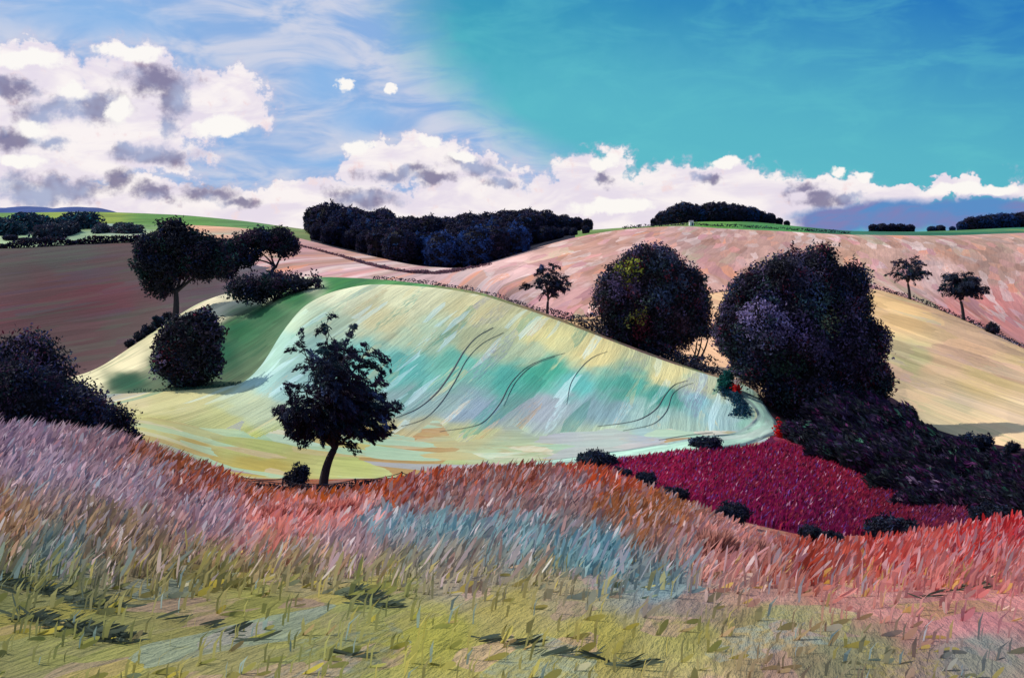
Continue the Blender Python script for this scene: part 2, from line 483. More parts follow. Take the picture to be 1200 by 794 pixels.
FIELD_MATS = {
 'bank': field_mat('rough_grass', [((196, 150, 140), 0.18), ((120, 150, 150), 0.16), ((120, 110, 80), 0.25), ((180, 160, 60), 0.16)], w=0.26, l=0.7, amount=0.45, bump=0.5),
 'mound': field_mat('young_crop', [((245, 226, 160), 0.07), ((60, 160, 136), 0.13), ((204, 232, 226), 0.15), ((150, 150, 176), 0.09), ((226, 180, 120), 0.05)], w=0.75, l=2.6, amount=0.55, bump=0.3, value=0.2, wobble=0.6),
 'flat': field_mat('banded_pasture', [((246, 230, 200), 0.22), ((190, 140, 84), 0.22), ((170, 206, 170), 0.28), ((176, 170, 176), 0.18), ((204, 176, 110), 0.2)], w=0.42, l=3.2, amount=0.8, bump=0.3, value=0.16, wobble=0.5),
 'hollow': field_mat('hollow_grass', [((30, 100, 66), 0.2), ((90, 160, 90), 0.2)], w=0.5, l=3.0, amount=0.4),
 'brown': field_mat('ploughed_soil', [((80, 86, 70), 0.25), ((104, 46, 52), 0.30), ((74, 56, 70), 0.25)], w=1.0, l=9.0, amount=0.45, value=0.22),
 'pink': field_mat('pink_stubble', [((244, 214, 200), 0.32), ((196, 140, 112), 0.30), ((232, 150, 110), 0.14), ((190, 180, 140), 0.12), ((214, 150, 150), 0.24)], w=1.1, l=6.0, amount=0.75),
 'tan': field_mat('ripe_barley', [((250, 206, 156), 0.30), ((236, 176, 140), 0.22), ((170, 176, 124), 0.14), ((216, 170, 146), 0.22), ((200, 170, 170), 0.10)], w=1.0, l=4.5, amount=0.5),
 'wine': field_mat('wine_red_crop', [((150, 40, 60), 0.3), ((92, 16, 70), 0.3), ((120, 60, 130), 0.08), ((170, 60, 60), 0.10)], w=0.4, l=2.2, amount=0.6, bump=0.5),
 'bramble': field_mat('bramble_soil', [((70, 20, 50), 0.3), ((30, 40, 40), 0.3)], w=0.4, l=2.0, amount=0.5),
 'patch': field_mat('patchwork_pasture', [((196, 206, 170), 0.2), ((120, 150, 130), 0.2)], w=1.6, l=10.0, amount=0.4),
 'green': field_mat('upland_grass', [((70, 124, 60), 0.25), ((160, 176, 80), 0.2)], w=2.0, l=12.0, amount=0.4),
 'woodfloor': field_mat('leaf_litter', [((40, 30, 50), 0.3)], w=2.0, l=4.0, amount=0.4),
 'far': field_mat('distant_grass', [((50, 90, 90), 0.3)], w=10.0, l=40.0, amount=0.4),
}

# ------------------------------------------------------------------ ground sheet, one object per field
xc = np.concatenate([np.linspace(-900, -60, 70), np.arange(-56, 1257, 2.0), np.linspace(1262, 2100, 70)])
SEGROWS = [20, 150, 16, 40, 50, 110, 50, 20, 80, 40, 50, 16, 10, 8]
rows_i, rows_t = [], []
for i, n in enumerate(SEGROWS):
    rows_i += [i] * n; rows_t += list(np.arange(n) / n)
rows_i.append(NL - 2); rows_t.append(1.0)
rows_i = np.array(rows_i); rows_t = np.array(rows_t)
ys, zs, ms = table(YT, xc), table(ZT, xc), table(SL, xc)
R, Cn = len(rows_i), len(xc)
GY = np.zeros((R, Cn)); GZ = np.zeros((R, Cn))
for r in range(R):
    i, t = rows_i[r], rows_t[r]
    if i == 1:                        # finer near the camera
        Y = ys[1] * (ys[2] / ys[1]) ** t
        h = ys[2] - ys[1]; t = (Y - ys[1]) / h
    else:
        h = ys[i+1] - ys[i]; Y = ys[i] + h * t
    GY[r] = Y
    GZ[r] = ((2*t**3 - 3*t**2 + 1) * zs[i] + (t**3 - 2*t**2 + t) * h * ms[i] + (-2*t**3 + 3*t**2) * zs[i+1] + (t**3 - t**2) * h * ms[i+1])
GX = (xc[None, :] - CX) / F * GY
GV = VH - F * GZ / GY
PX = np.repeat(xc[None, :], R, 0)

names = ['bank', 'mound', 'wine', 'bramble', 'hollow', 'brown', 'pink', 'tan', 'patch', 'green', 'woodfloor', 'far', 'flat']
cls = np.zeros((R - 1, Cn - 1), int)
cellx = (PX[:-1, :-1] + PX[1:, 1:]) / 2
ci = rows_i[:-1]
ct = rows_t[:-1]
for r in range(R - 1):
    i = ci[r]; x = cellx[r]
    if i <= 2:
        k = np.full(x.shape, 0)
    elif i == 3:
        k = np.where(x < 698, 12, 2)
    elif i in (4, 5):
        t = ct[r] + 0.5 / SEGROWS[i]
        xb = 884 + 26 * math.sqrt(t) if i == 4 else 910 - 24 * t ** 1.5
        foot = 0.72 + 0.5 * (vnoise(x / 30.0, x * 0 + r / 40.0, seed=6) - 0.5)
        k = np.where(x < xb, 12 if i == 4 else 1, 3)
        if i == 4:
            k = np.where((x < xb) & (t > foot), 1, k)
            k = np.where((x >= xb) & (x < 935) & (t < 0.6), 2, k)
    elif i == 6:
        k = np.where(x < 888, 4, 7)
    elif i in (7, 8):
        xb = (352 if i == 7 else 346 - 62 * ct[r]) + 14 * (vnoise(np.full(x.shape, r / 5.0), x * 0, seed=4) - 0.5)
        k = np.where(x < xb, 5, np.where(x < 655, 6, 7))
    elif i in (9, 10):
        k = np.where(x < 330, 8, 6)
    elif i == 11:
        k = np.where((x > 364) & (x < 674), 10, 9)
    else:
        k = np.full(x.shape, 11)
    cls[r] = k

# vertex normals of the whole sheet, so that the fields join without a crease
def grid_normals():
    P = np.stack([GX, GY, GZ], -1)
    du = np.gradient(P, axis=1); dv = np.gradient(P, axis=0)
    n = unit(np.cross(du, dv))
    return np.where(n[..., 2:] < 0, -n, n)
GN = grid_normals()

idx = np.arange(R * Cn).reshape(R, Cn)
q00, q10, q11, q01 = idx[:-1, :-1], idx[:-1, 1:], idx[1:, 1:], idx[1:, :-1]
quads = np.stack([q00, q10, q11, q01], -1)

FIELD_INFO = {
 'bank': ('grass_bank', 'rough multicoloured grass bank in front, olive below and mauve, blue and red towards its crest', 'grass bank'),
 'mound': ('hill', 'rounded cream and mint green knoll with curved wheel tracks', 'hill'),
 'wine': ('crop_field', 'wine red field in the dip below the big dark tree', 'field'),
 'bramble': ('rough_ground', 'dark plum ground under the bramble thicket', 'ground'),
 'flat': ('pasture', 'level yellow green and ochre pasture at the foot of the knoll', 'pasture'),
 'hollow': ('pasture', 'dark green hollow with a pale cream strip along its top beside the knoll', 'pasture'),
 'brown': ('ploughed_field', 'dull red brown ploughed field behind the left trees', 'field'),
 'pink': ('stubble_field', 'pale pink stubble field sweeping up to the skyline', 'field'),
 'tan': ('barley_field', 'golden tan field sloping down behind the big dark tree', 'field'),
 'patch': ('upland_pasture', 'pale green and peach patchwork fields above the brown field', 'field'),
 'green': ('upland_meadow', 'narrow green meadow strip along the skyline', 'meadow'),
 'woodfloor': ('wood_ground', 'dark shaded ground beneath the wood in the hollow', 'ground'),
 'far': ('terrain', 'distant low land behind the skyline', 'terrain'),
}
# distance of ground points to a line drawn on the ground (the pale farm track at the end of the knoll)
TRACK = np.array([at(x, v)[:2] for x, v in [(700, 537), (800, 524), (860, 516), (890, 506), (901, 494), (899, 482), (890, 472), (876, 462), (864, 455)]])


def dist_poly(X, Y, P):
    d = np.full(X.shape, 1e9)
    for a, c in zip(P[:-1], P[1:]):
        ab = c - a
        t = np.clip(((X - a[0]) * ab[0] + (Y - a[1]) * ab[1]) / (ab @ ab), 0, 1)
        d = np.minimum(d, np.hypot(X - a[0] - t * ab[0], Y - a[1] - t * ab[1]))
    return d


def flow_of(nm, X, Y, Z):
    if nm == 'mound':
        h = np.maximum(Z + 15.5, 0.05)
        return X - 2.6 * np.sqrt(h) - 0.35 * h - 0.10 * (Y - 92), h * 1.0 + X * 0.35 + Y * 0.08
    if nm == 'flat':
        return Y * 0.24 + X * 0.03, X * 0.8
    if nm == 'hollow':
        return X * 0.8 - Z * 1.2, X * 0.6 + Z * 1.0
    if nm == 'brown':
        return Z * 1.6 - X * 0.25, X + Z * 0.4
    if nm == 'pink':
        return Z * 1.5 - X * 0.42, X * 0.9 + Z * 1.4
    if nm == 'tan':
        return Z * 1.5 + X * 0.50, X * 0.9 - Z * 1.2
    if nm in ('wine', 'bramble'):
        return X - Y * 0.35, X * 0.3 + Y
    if nm == 'bank':
        return X - Y * 0.25, X * 0.35 + Y * 0.8
    return Z * 2.0, X
for ki, nm in enumerate(names):
    sel = quads[cls == ki]
    if not len(sel):
        continue
    used, inv = np.unique(sel.ravel(), return_inverse=True)
    X, Y, Z = GX.ravel()[used], GY.ravel()[used], GZ.ravel()[used]
    px, pv = PX.ravel()[used], GV.ravel()[used]
    me = mesh_np(nm + '_ground', np.stack([X, Y, Z], -1), inv, np.full(len(sel), 4), True)
    c = tint('mound' if nm == 'flat' else nm, px, pv, seed=11 if nm == 'flat' else ki * 11, jitter=4 if nm in ('hollow', 'patch', 'green') else 9)
    if nm in ('mound', 'flat'):            # cooler tone all over
        c = c * np.array([0.95, 1.0, 1.06]) if nm == 'mound' else c * np.array([0.94, 0.97, 1.12])
    if nm in ('mound', 'flat'):            # worn, paler ground along the track
        d = dist_poly(X, Y, TRACK)
        w = np.clip(1.9 - d / 1.0, 0, 1)[:, None] * 0.85
        tr = lin((172, 206, 182)) * GAIN
        c = c * (1 - w) + tr * w
    set_color(me, 'tint', c)
    uvl = me.uv_layers.new(name='flow')
    fu, fv = flow_of(nm, X, Y, Z)
    uvl.data.foreach_set('uv', np.stack([fu, fv], -1)[inv].astype(np.float32).ravel())
    me.normals_split_custom_set_from_vertices([tuple(n) for n in GN.reshape(-1, 3)[used]])
    o = link(FIELD_INFO[nm][0], me, FIELD_MATS[nm])
    tag(o, FIELD_INFO[nm][1], FIELD_INFO[nm][2], kind='structure')


# far hills beyond the skyline, blue of distant haze put into their colour
def far_hill(name, label, pts, Y, depth, rgb, seed):
    pts = np.array(pts, float)
    xs_ = np.linspace(pts[0, 0], pts[-1, 0], 160)
    top = pchip(pts[:, 0], pts[:, 1], xs_)
    top = top - (fbm(xs_ / 14.0, xs_ * 0, seed=seed) - 0.5) * 2.2
    rows = np.linspace(0, 1, 40)
    V = []
    for t in rows:
        s = math.sin(t * math.pi)
        Yr = Y + (t - 0.5) * depth
        z0 = Y * (VH - 300) / F
        zt = Y * (VH - top) / F
        bumps = (fbm(xs_ / 22, np.full_like(xs_, t * 7), seed=seed + 2) - 0.5) * Y * 0.006 * s
        V.append(np.stack([(xs_ - CX) / F * Y + (Yr - Y) * 0.1, np.full_like(xs_, Yr), z0 + (zt - z0) * s ** 0.8 + bumps], -1))
    V = np.array(V).reshape(-1, 3)
    n = len(xs_); ii = np.arange(len(rows) * n).reshape(len(rows), n)
    q = np.stack([ii[:-1, :-1], ii[:-1, 1:], ii[1:, 1:], ii[1:, :-1]], -1).reshape(-1, 4)
    me = mesh_np(name, V, q, np.full(len(q), 4), True)
    c = np.array(lin(rgb)) * (0.8 + 0.4 * fbm(V[:, 0] / 160, V[:, 1] / 300, seed=seed)[:, None])
    set_color(me, 'tint', c)
    uvl = me.uv_layers.new(name='flow')
    fl = np.zeros(len(me.loops), np.int32); me.loops.foreach_get('vertex_index', fl)
    uvl.data.foreach_set('uv', np.stack([V[:, 2] * 4, V[:, 0]], -1)[fl].astype(np.float32).ravel())
    return tag(link(name, me, plain_mat('distance_blue', tuple(lin(rgb)), rough=1.0, var=0.22, scale=0.006)), label, 'hill', kind='structure')


FIELD_MATS['hazy_hill'] = field_mat('distance_blue_slopes', [((120, 150, 200), 0.3), ((130, 128, 176), 0.3)], w=60.0, l=140.0, amount=0.35, bump=0.02, value=0.08)
far_hill('hills', 'low dark blue hill line on the far left skyline', [(-500, 300), (-300, 250), (-100, 240), (0, 243), (20, 246), (45, 243), (70, 246), (95, 244), (115, 246), (128, 250), (150, 268), (170, 300)], 1500, 500, (26, 62, 124), 5)


# thin wheel ruts on the knoll, lying on the ground
def rut(pts, width, label):
    pts = np.array(pts, float)
    s = np.concatenate([[0], np.cumsum(np.hypot(*np.diff(pts, axis=0).T))])
    u = np.linspace(0, s[-1], max(20, int(s[-1] / 3)))
    xs_ = pchip(s, pts[:, 0], u); vs_ = pchip(s, pts[:, 1], u)
    P = np.array([at(a, b) for a, b in zip(xs_, vs_)])
    P[1:-1] = (P[:-2] + P[1:-1] * 2 + P[2:]) / 4
    T = unit(np.gradient(P, axis=0)); S = np.stack([T[:, 1], -T[:, 0], np.zeros(len(T))], -1); S = unit(S)
    w = width * (0.35 + 0.65 * np.sin(np.linspace(0.1, math.pi - 0.1, len(P))))[:, None] * (0.7 + 0.6 * vnoise(u / 9, u * 0, seed=3))[:, None]
    Vs = []
    for e in (-1, -0.33, 0.33, 1):
        Q = P + S * w * 0.5 * e
        Q[:, 2] = ground(Q[:, 0], Q[:, 1]) + (0.03 if abs(e) > 0.9 else 0.06)
        Vs.append(Q)
    V = np.stack(Vs, 1).reshape(-1, 3)
    n = len(P); ii = np.arange(n * 4).reshape(n, 4)
    q = np.stack([ii[:-1, :-1], ii[:-1, 1:], ii[1:, 1:], ii[1:, :-1]], -1).reshape(-1, 4)
    me = mesh_np('wheel_track', V, q, np.full(len(q), 4), True)
    tag(link('path', me, M_RUT), label, 'wheel track', kind='structure')


def track(line, widths):
    P = np.array([at(a, b)[:2] for a, b in line])
    s = np.concatenate([[0], np.cumsum(np.hypot(*np.diff(P, axis=0).T))])
    u = np.linspace(0, s[-1], 160)
    Q = np.stack([pchip(s, P[:, 0], u), pchip(s, P[:, 1], u)], -1)
    for _ in range(6):
        Q[1:-1] = (Q[:-2] + 2 * Q[1:-1] + Q[2:]) / 4
    T = unit(np.gradient(Q, axis=0)); S = np.stack([T[:, 1], -T[:, 0]], -1)
    wd = np.interp(u, s, widths)[:, None] * (0.9 + 0.25 * vnoise(u / 2.5, u * 0, seed=12)[:, None])
    V, C = [], []
    for e in np.linspace(-1, 1, 9):
        q = Q + S * wd * 0.5 * (e + 0.10 * (vnoise(u / 1.6, u * 0 + e, seed=13)[:, None] - 0.5))
        V.append(np.stack([q[:, 0], q[:, 1], ground(q[:, 0], q[:, 1]) + (0.012 if abs(e) > 0.95 else 0.05)], -1))
        base = lin((190, 228, 198)) if abs(e) < 0.6 else lin((88, 108, 112))
        C.append(np.broadcast_to(base * GAIN, (len(u), 3)))
    V = np.stack(V, 1).reshape(-1, 3); C = np.stack(C, 1).reshape(-1, 3)
    ii = np.arange(len(u) * 9).reshape(len(u), 9)
    q = np.stack([ii[:-1, :-1], ii[:-1, 1:], ii[1:, 1:], ii[1:, :-1]], -1).reshape(-1, 4)
    me = mesh_np('farm_track', V, q, np.full(len(q), 4), True)
    set_color(me, 'tint', C)
    fl = np.zeros(len(me.loops), np.int32); me.loops.foreach_get('vertex_index', fl)
    uu = np.stack([np.tile(np.linspace(-1, 1, 9), len(u)) * 1.2, np.repeat(u, 9)], -1)
    me.uv_layers.new(name='flow').data.foreach_set('uv', uu[fl].astype(np.float32).ravel())
    tag(link('path', me, M_TRACK), 'pale green farm track bending round the nose of the knoll', 'track', kind='structure')


track([(600, 545), (700, 536), (780, 526), (850, 517), (884, 508), (897, 497), (897, 485), (889, 474), (876, 464), (862, 456)], [0.4, 2.6, 4.0, 3.4, 2.6, 2.0, 1.7, 1.6, 1.4, 0.8])

rut([(463, 490), (487, 480), (510, 462), (530, 435), (545, 410), (560, 394), (578, 384)], 0.14, 'long dark wheel rut climbing the middle of the knoll')
rut([(470, 500), (495, 492), (515, 474), (533, 447), (548, 420), (566, 402), (590, 390)], 0.08, 'second thin wheel rut climbing the middle of the knoll')
rut([(515, 506), (560, 498), (585, 474), (598, 450), (618, 430), (640, 420), (662, 414)], 0.08, 'wheel rut curving up the right half of the knoll')
rut([(590, 476), (604, 448), (625, 428), (650, 418)], 0.06, 'faint short wheel rut on the right half of the knoll')
rut([(664, 474), (668, 452), (680, 432), (696, 418), (712, 412)], 0.06, 'short wheel rut high on the knoll')
rut([(700, 500), (745, 493), (770, 478), (780, 462), (792, 450), (806, 446)], 0.09, 'wheel rut round the end of the knoll')
rut([(730, 505), (765, 497), (782, 480), (788, 462), (800, 453), (812, 449)], 0.06, 'thin inner wheel rut round the end of the knoll')
rut([(772, 516), (800, 511), (835, 507)], 0.07, 'short dark rut beside the pale track')


# ------------------------------------------------------------------ foliage
def leaves(g, C, D, L, W, col, rng, fold=0.25):
    n = len(C)
    D = unit(D)
    R_ = unit(rng.normal(size=(n, 3)))
    S = unit(np.cross(D, R_)); Nn = np.cross(S, D)
    L = np.broadcast_to(L, n)[:, None]; W = np.broadcast_to(W, n)[:, None]
    a = C - D * L / 2; t = C + D * L / 2
    m = C - D * L * 0.05
    r = m + S * W / 2 + Nn * W * fold; l = m - S * W / 2 + Nn * W * fold
    V = np.stack([a, r, t, l], 1).reshape(-1, 3)
    f = np.arange(4 * n).reshape(n, 4)
    g.add(V, f, 4, np.repeat(col, 4, 0))


def strokes(g, C, D, L, W, col, rng):
    """broad soft blades with rounded ends, slightly cupped"""
    n = len(C); D = unit(D)
    S = unit(np.cross(D, np.array([0.0, 1.0, 0.0]) + 0.35 * rng.normal(size=(n, 3)))); Nn = np.cross(S, D)
    L = np.broadcast_to(L, n)[:, None]; W = np.broadcast_to(W, n)[:, None]
    V = []
    for u, w in ((-0.5, 0.25), (-0.28, 0.8), (0.1, 1.0), (0.36, 0.75), (0.5, 0.2)):
        c = C + D * L * u + Nn * W * 0.5 * (u + 0.2) ** 2
        V += [c - S * W * 0.5 * w, c + S * W * 0.5 * w]
    V = np.stack(V, 1).reshape(-1, 3)
    b0 = np.arange(n)[:, None] * 10
    f = np.concatenate([np.concatenate([b0 + 2*k, b0 + 2*k + 1, b0 + 2*k + 3, b0 + 2*k + 2], 1) for k in range(4)], 0)
    g.add(V, f, 4, np.repeat(col, 10, 0))


def tube(g, pts, radii, col, sides=7):
    pts = np.asarray(pts, float); n = len(pts)
    T = unit(np.gradient(pts, axis=0))
    ref = np.array([0.31, 0.95, 0.05])
    A = unit(np.cross(T, ref)); B = np.cross(T, A)
    th = np.linspace(0, 2 * math.pi, sides, endpoint=False)
    r = np.asarray(radii, float)[:, None, None]
    V = pts[:, None, :] + r * (np.cos(th)[None, :, None] * A[:, None, :] + np.sin(th)[None, :, None] * B[:, None, :])
    ii = np.arange(n * sides).reshape(n, sides)
    q = np.stack([ii[:-1], np.roll(ii[:-1], -1, 1), np.roll(ii[1:], -1, 1), ii[1:]], -1).reshape(-1, 4)
    g.add(V.reshape(-1, 3), q, 4, np.asarray(col, float))


def bez(a, b, c, n):
    t = np.linspace(0, 1, n)[:, None]
    return (1 - t) ** 2 * a + 2 * t * (1 - t) * b + t ** 2 * c


DARKS = [((30, 30, 42), 5), ((24, 26, 34), 4), ((26, 52, 50), 2), ((54, 34, 52), 2), ((28, 36, 64), 1)]


def pick(pal, n, rng):
    cols = np.array([lin(c) for c, w in pal]); w = np.array([w for c, w in pal], float)
    return cols[rng.choice(len(pal), n, p=w / w.sum())] * 1.7


def lump_core(g, c, r, rng, col, seg=14):
    th = np.linspace(0, 2 * math.pi, seg, endpoint=False); ph = np.linspace(0.08, math.pi - 0.08, seg // 2 + 2)
    V = []
    for p in ph:
        for t in th:
            V.append([math.sin(p) * math.cos(t), math.sin(p) * math.sin(t), math.cos(p)])
    V = np.array(V)
    k = 0.85 + 0.3 * fbm(V[:, 0] * 2.2 + c[0], V[:, 1] * 2.2 + c[1], V[:, 2] * 2.2, seed=int(rng.integers(99)))
    V = V * np.asarray(r) * k[:, None] + c
    m = len(ph); ii = np.arange(m * seg).reshape(m, seg)
    q = np.stack([ii[:-1], np.roll(ii[:-1], -1, 1), np.roll(ii[1:], -1, 1), ii[1:]], -1).reshape(-1, 4)
    g.add(V, q, 4, np.asarray(col, float))


def lobed_crown(lobes, seed, pads, per, L, W, pal, pad_r=0.5, droop=0.3, core=0.72, wind=(0, 0, 0), accents=None, sub=0):
    """leaf clumps through the outer part of overlapping lobes (centre, radii)"""
    rng = np.random.default_rng(seed); g = Geo()
    if sub:
        extra = []
        for c, r in lobes:
            r = np.broadcast_to(np.asarray(r, float), 3)
            for _ in range(sub):
                d = unit(rng.normal(size=3)); d[1] = -abs(d[1]) if rng.random() < 0.4 else d[1]
                extra.append((np.array(c) + r * d * rng.uniform(0.72, 0.98), r * rng.uniform(0.22, 0.42)))
        lobes = list(lobes) + extra
    cs = np.array([c for c, r in lobes], float); rs = np.array([np.broadcast_to(r, 3) for c, r in lobes], float)
    if core:
        for c, r in zip(cs, rs):
            lump_core(g, c, r * core, rng, lin((14, 14, 20)))
    area = (rs[:, 0] * rs[:, 2]) ** 0.9; area = area / area.sum()
    PC, PN = [], []
    while len(PC) < pads:
        k = rng.choice(len(cs), p=area)
        d = unit(rng.normal(size=3)); rad = rng.uniform(0.78, 1.04)
        p = cs[k] + rs[k] * d * rad
        inside = (((p - cs) / rs) ** 2).sum(1); inside[k] = 9
        if inside.min() < 0.62:
            continue
        PC.append(p); PN.append(unit(d / rs[k]))
    PC, PN = np.array(PC), np.array(PN)
    col = pick(pal, pads, rng) * rng.uniform(0.6, 1.5, (pads, 1))
    if accents:
        for (ac, rgb, rr) in accents:
            dd = np.hypot(PC[:, 0] - ac[0], PC[:, 2] - ac[2]) / rr + (PC[:, 1] > 0) * 9
            hit = (dd < 1) & (rng.random(pads) < 0.6)
            col[hit] = lin(rgb) * rng.uniform(1.6, 3.2, (hit.sum(), 1))  # leaf tints and lighter highlight clumps, both painted into the near side
    tang = unit(rng.normal(size=(pads, 3)) + np.array(wind) * 1.2)
    tang = unit(tang - PN * (tang * PN).sum(1, keepdims=True) * 0.8 + np.array([0, 0, -droop]))
    n = pads * per
    pc = np.repeat(PC, per, 0); pn = np.repeat(PN, per, 0); tg = np.repeat(tang, per, 0)
    side = np.cross(pn, tg)
    a, b_, c_ = np.clip(rng.normal(size=(3, n, 1)) * 0.5, -0.8, 0.8)
    C = pc + tg * a * pad_r * 1.5 + side * b_ * pad_r + pn * c_ * pad_r * 0.55
    D = tg + 0.55 * rng.normal(size=(n, 3)) + np.array(wind)
    leaves(g, C, D, L * rng.uniform(0.6, 1.3, n), W * rng.uniform(0.6, 1.3, n), np.repeat(col, per, 0) * rng.uniform(0.88, 1.15, (n, 1)), rng)
    return g


def trunk_geo(base_r, top, forks, seed, col=(1, 1, 1), lean=(0, 0), sway=0.15):
    rng = np.random.default_rng(seed); g = Geo()
    top = np.array(top, float)
    b = bez(np.zeros(3) - np.array([0, 0, 0.3]), np.array([lean[0], lean[1], top[2] * 0.5]), top, 9)
    rad = base_r * np.linspace(1, 0.62, 9); rad[0] *= 1.5; rad[1] *= 1.12
    tube(g, b, rad, col, 9)
    for f in forks:
        f = np.array(f, float)
        mid = top + (f - top) * 0.45 + rng.normal(size=3) * sway * np.linalg.norm(f - top)
        mid[2] += 0.1 * np.linalg.norm(f - top)
        tube(g, bez(top - np.array([0, 0, base_r * 0.6]), mid, f, 8), base_r * np.linspace(0.5, 0.12, 8), col, 6)
    return g


def make_tree(name, loc, label, cat, crown_geo, trunk_g, group=None, leafmat=None):
    t = empty(name, loc)
    tag(t, label, cat, group)
    link('trunk', trunk_g.mesh('trunk', True), M_BARK, t)
    link('crown', crown_geo.mesh('crown'), leafmat or M_LEAF, t)
    return t


def bush(name, loc, label, r, seed, pal=DARKS, group=None, cat='bush', lobes=None, pads=90, per=26, L=0.22, W=0.1, wind=(0, 0, 0), accents=None):
    rng = np.random.default_rng(seed)
    r = np.broadcast_to(np.asarray(r, float), 3)
    if lobes is None:
        lobes = [((0, 0, r[2] * 0.75), r * (0.72, 0.72, 0.8))]
        for k in range(5):
            a = k * 1.257 + rng.uniform(0, 1)
            lobes.append(((math.cos(a) * r[0] * 0.5, math.sin(a) * r[1] * 0.5, r[2] * rng.uniform(0.4, 1.05)), r * rng.uniform(0.4, 0.6)))
    s = max(r[0], r[2])
    g = lobed_crown(lobes, seed, int(pads * 1.5), per, L * s * 0.72, W * s * 0.8, pal, pad_r=0.24 * s, wind=wind, accents=accents, sub=3)
    t = empty(name, loc); tag(t, label, cat, group)
    tg = Geo()
    for k in range(4):
        a = k * 1.6 + rng.uniform(0, 1)
        tube(tg, bez(np.array([0, 0, -0.2 * s]), np.array([0, 0, r[2] * 0.4]), np.array([math.cos(a) * r[0] * 0.5, math.sin(a) * r[1] * 0.5, r[2] * 0.9]), 6), s * 0.05 * np.linspace(1, 0.4, 6), (1, 1, 1), 6)
    link('stem', tg.mesh('stem', True), M_BARK, t)
    link('foliage', g.mesh('foliage'), M_LEAF, t)
    return t


def wind_tree(name, loc, label, H, Wd, fork, base_r, seed, n_limbs, per_pad, pads_per, lean, pal, leafL, leafW, padL, padW, top_shift=0.0, gap=0.1, low=-0.35, hold=0.7):
    """open tree of arching limbs that carry long leafy sprays, as bent by wind"""
    rng = np.random.default_rng(seed)
    tg, cg = Geo(), Geo()
    fork = np.array(fork, float)
    tube(tg, bez(np.array([0, 0, -0.4]), np.array([lean * 0.1, 0, fork[2] * 0.5]), fork, 10), base_r * np.concatenate([[1.5, 1.2], np.linspace(1.05, 0.75, 8)]), (1, 1, 1), 9)
    ctr = np.array([fork[0] + top_shift, 0, (H + fork[2] * 0.75) / 2])
    ax = np.array([Wd / 2, Wd * 0.42, (H - fork[2] * 0.75) / 2])
    for k in range(n_limbs):
        # limbs fan upwards and outwards; the tips lie over the crown's upper outline
        ph = k * 2.39996 + rng.uniform(-0.3, 0.3)
        zz = low + (0.98 - low) * ((k * 0.7549 + 0.2) % 1.0)
        hr = math.sqrt(max(0, 1 - zz * zz))
        e = ctr + ax * np.array([hr * math.cos(ph), hr * math.sin(ph), zz]) * rng.uniform(0.78, 0.95)
        f0 = fork + np.array([0, 0, rng.uniform(-0.02, 0.10) * H])
        mid = f0 * 0.55 + e * 0.45 + np.array([0, 0, 0.10 * H]) - np.array([(e - f0)[0], (e - f0)[1], 0]) * 0.12 + rng.normal(size=3) * 0.02 * H
        B = bez(f0, mid, e, 16)
        B[1:-1] += rng.normal(size=(14, 3)) * 0.006 * H
        tube(tg, B, base_r * 0.5 * np.linspace(1, 0.12, 16), (1, 1, 1), 6)
        T = unit(np.gradient(B, axis=0))
        for s in range(pads_per):
            u = rng.uniform(0.22, 1.0) if s else 1.0
            i = min(15, int(u * 15))
            out = B[i] - np.array([fork[0] + top_shift * 0.5, 0, 0]); out[2] = 0
            out = out / (np.linalg.norm(out) + 0.25 * Wd)
            sd = unit(T[i] * 0.30 + rng.normal(size=3) * np.array([0.55, 0.55, 0.32]) + out * 0.95 + np.array([lean, 0, 0.05]))
            ln = padL * rng.uniform(0.6, 1.35)
            q2 = B[i] + sd * ln + np.array([0, 0, -ln * rng.uniform(0.15, 0.55)])
            lim = (q2 - ctr) / (ax * 1.12)
            if (lim ** 2).sum() > (1.0 if hold < 1 else 0.88) and rng.random() < hold:
                q2 = ctr + ax * 1.12 * unit(lim) * (1.0 if hold < 1 else rng.uniform(0.84, 0.96))
            S = bez(B[i], B[i] + sd * ln * 0.55 + np.array([0, 0, 0.10 * ln]), q2, 7)
            tube(tg, S, base_r * 0.08 * np.linspace(1, 0.3, 7), (1, 1, 1), 4)
            if rng.random() < gap:
                continue
            ii = rng.uniform(0.2, 1.05, per_pad)
            P = np.stack([np.interp(np.clip(ii, 0, 1) * 6, np.arange(7), S[:, a]) for a in range(3)], -1)
            TT = unit(S[6] - S[3]) + np.array([0, 0, -0.1])
            wdt = padW * np.sin(np.clip(ii - 0.15, 0, 1) * math.pi * 0.95 + 0.2)[:, None]
            P = P + rng.normal(size=(per_pad, 3)) * wdt * np.array([1, 1, 0.75])
            D = TT + rng.normal(size=(per_pad, 3)) * 0.40
            c = pick(pal, 1, rng) * rng.uniform(0.6, 1.6)
            leaves(cg, P, D, leafL * rng.uniform(0.6, 1.3, per_pad), leafW * rng.uniform(0.7, 1.2, per_pad), np.repeat(c, per_pad, 0) * rng.uniform(0.8, 1.25, (per_pad, 1)), rng)
    t = empty(name, loc); tag(t, label, 'tree')
    link('trunk', tg.mesh('trunk', True), M_BARK, t)
    link('crown', cg.mesh('crown'), M_LEAF, t)
    return t


NAVY = [((36, 50, 78), 1), ((20, 22, 36), 5), ((26, 34, 50), 3), ((34, 28, 44), 2), ((18, 40, 46), 1)]
PURP = [((32, 26, 36), 5), ((70, 58, 84), 2), ((40, 54, 54), 2), ((76, 28, 42), 1), ((20, 20, 30), 4), ((30, 40, 66), 1)]

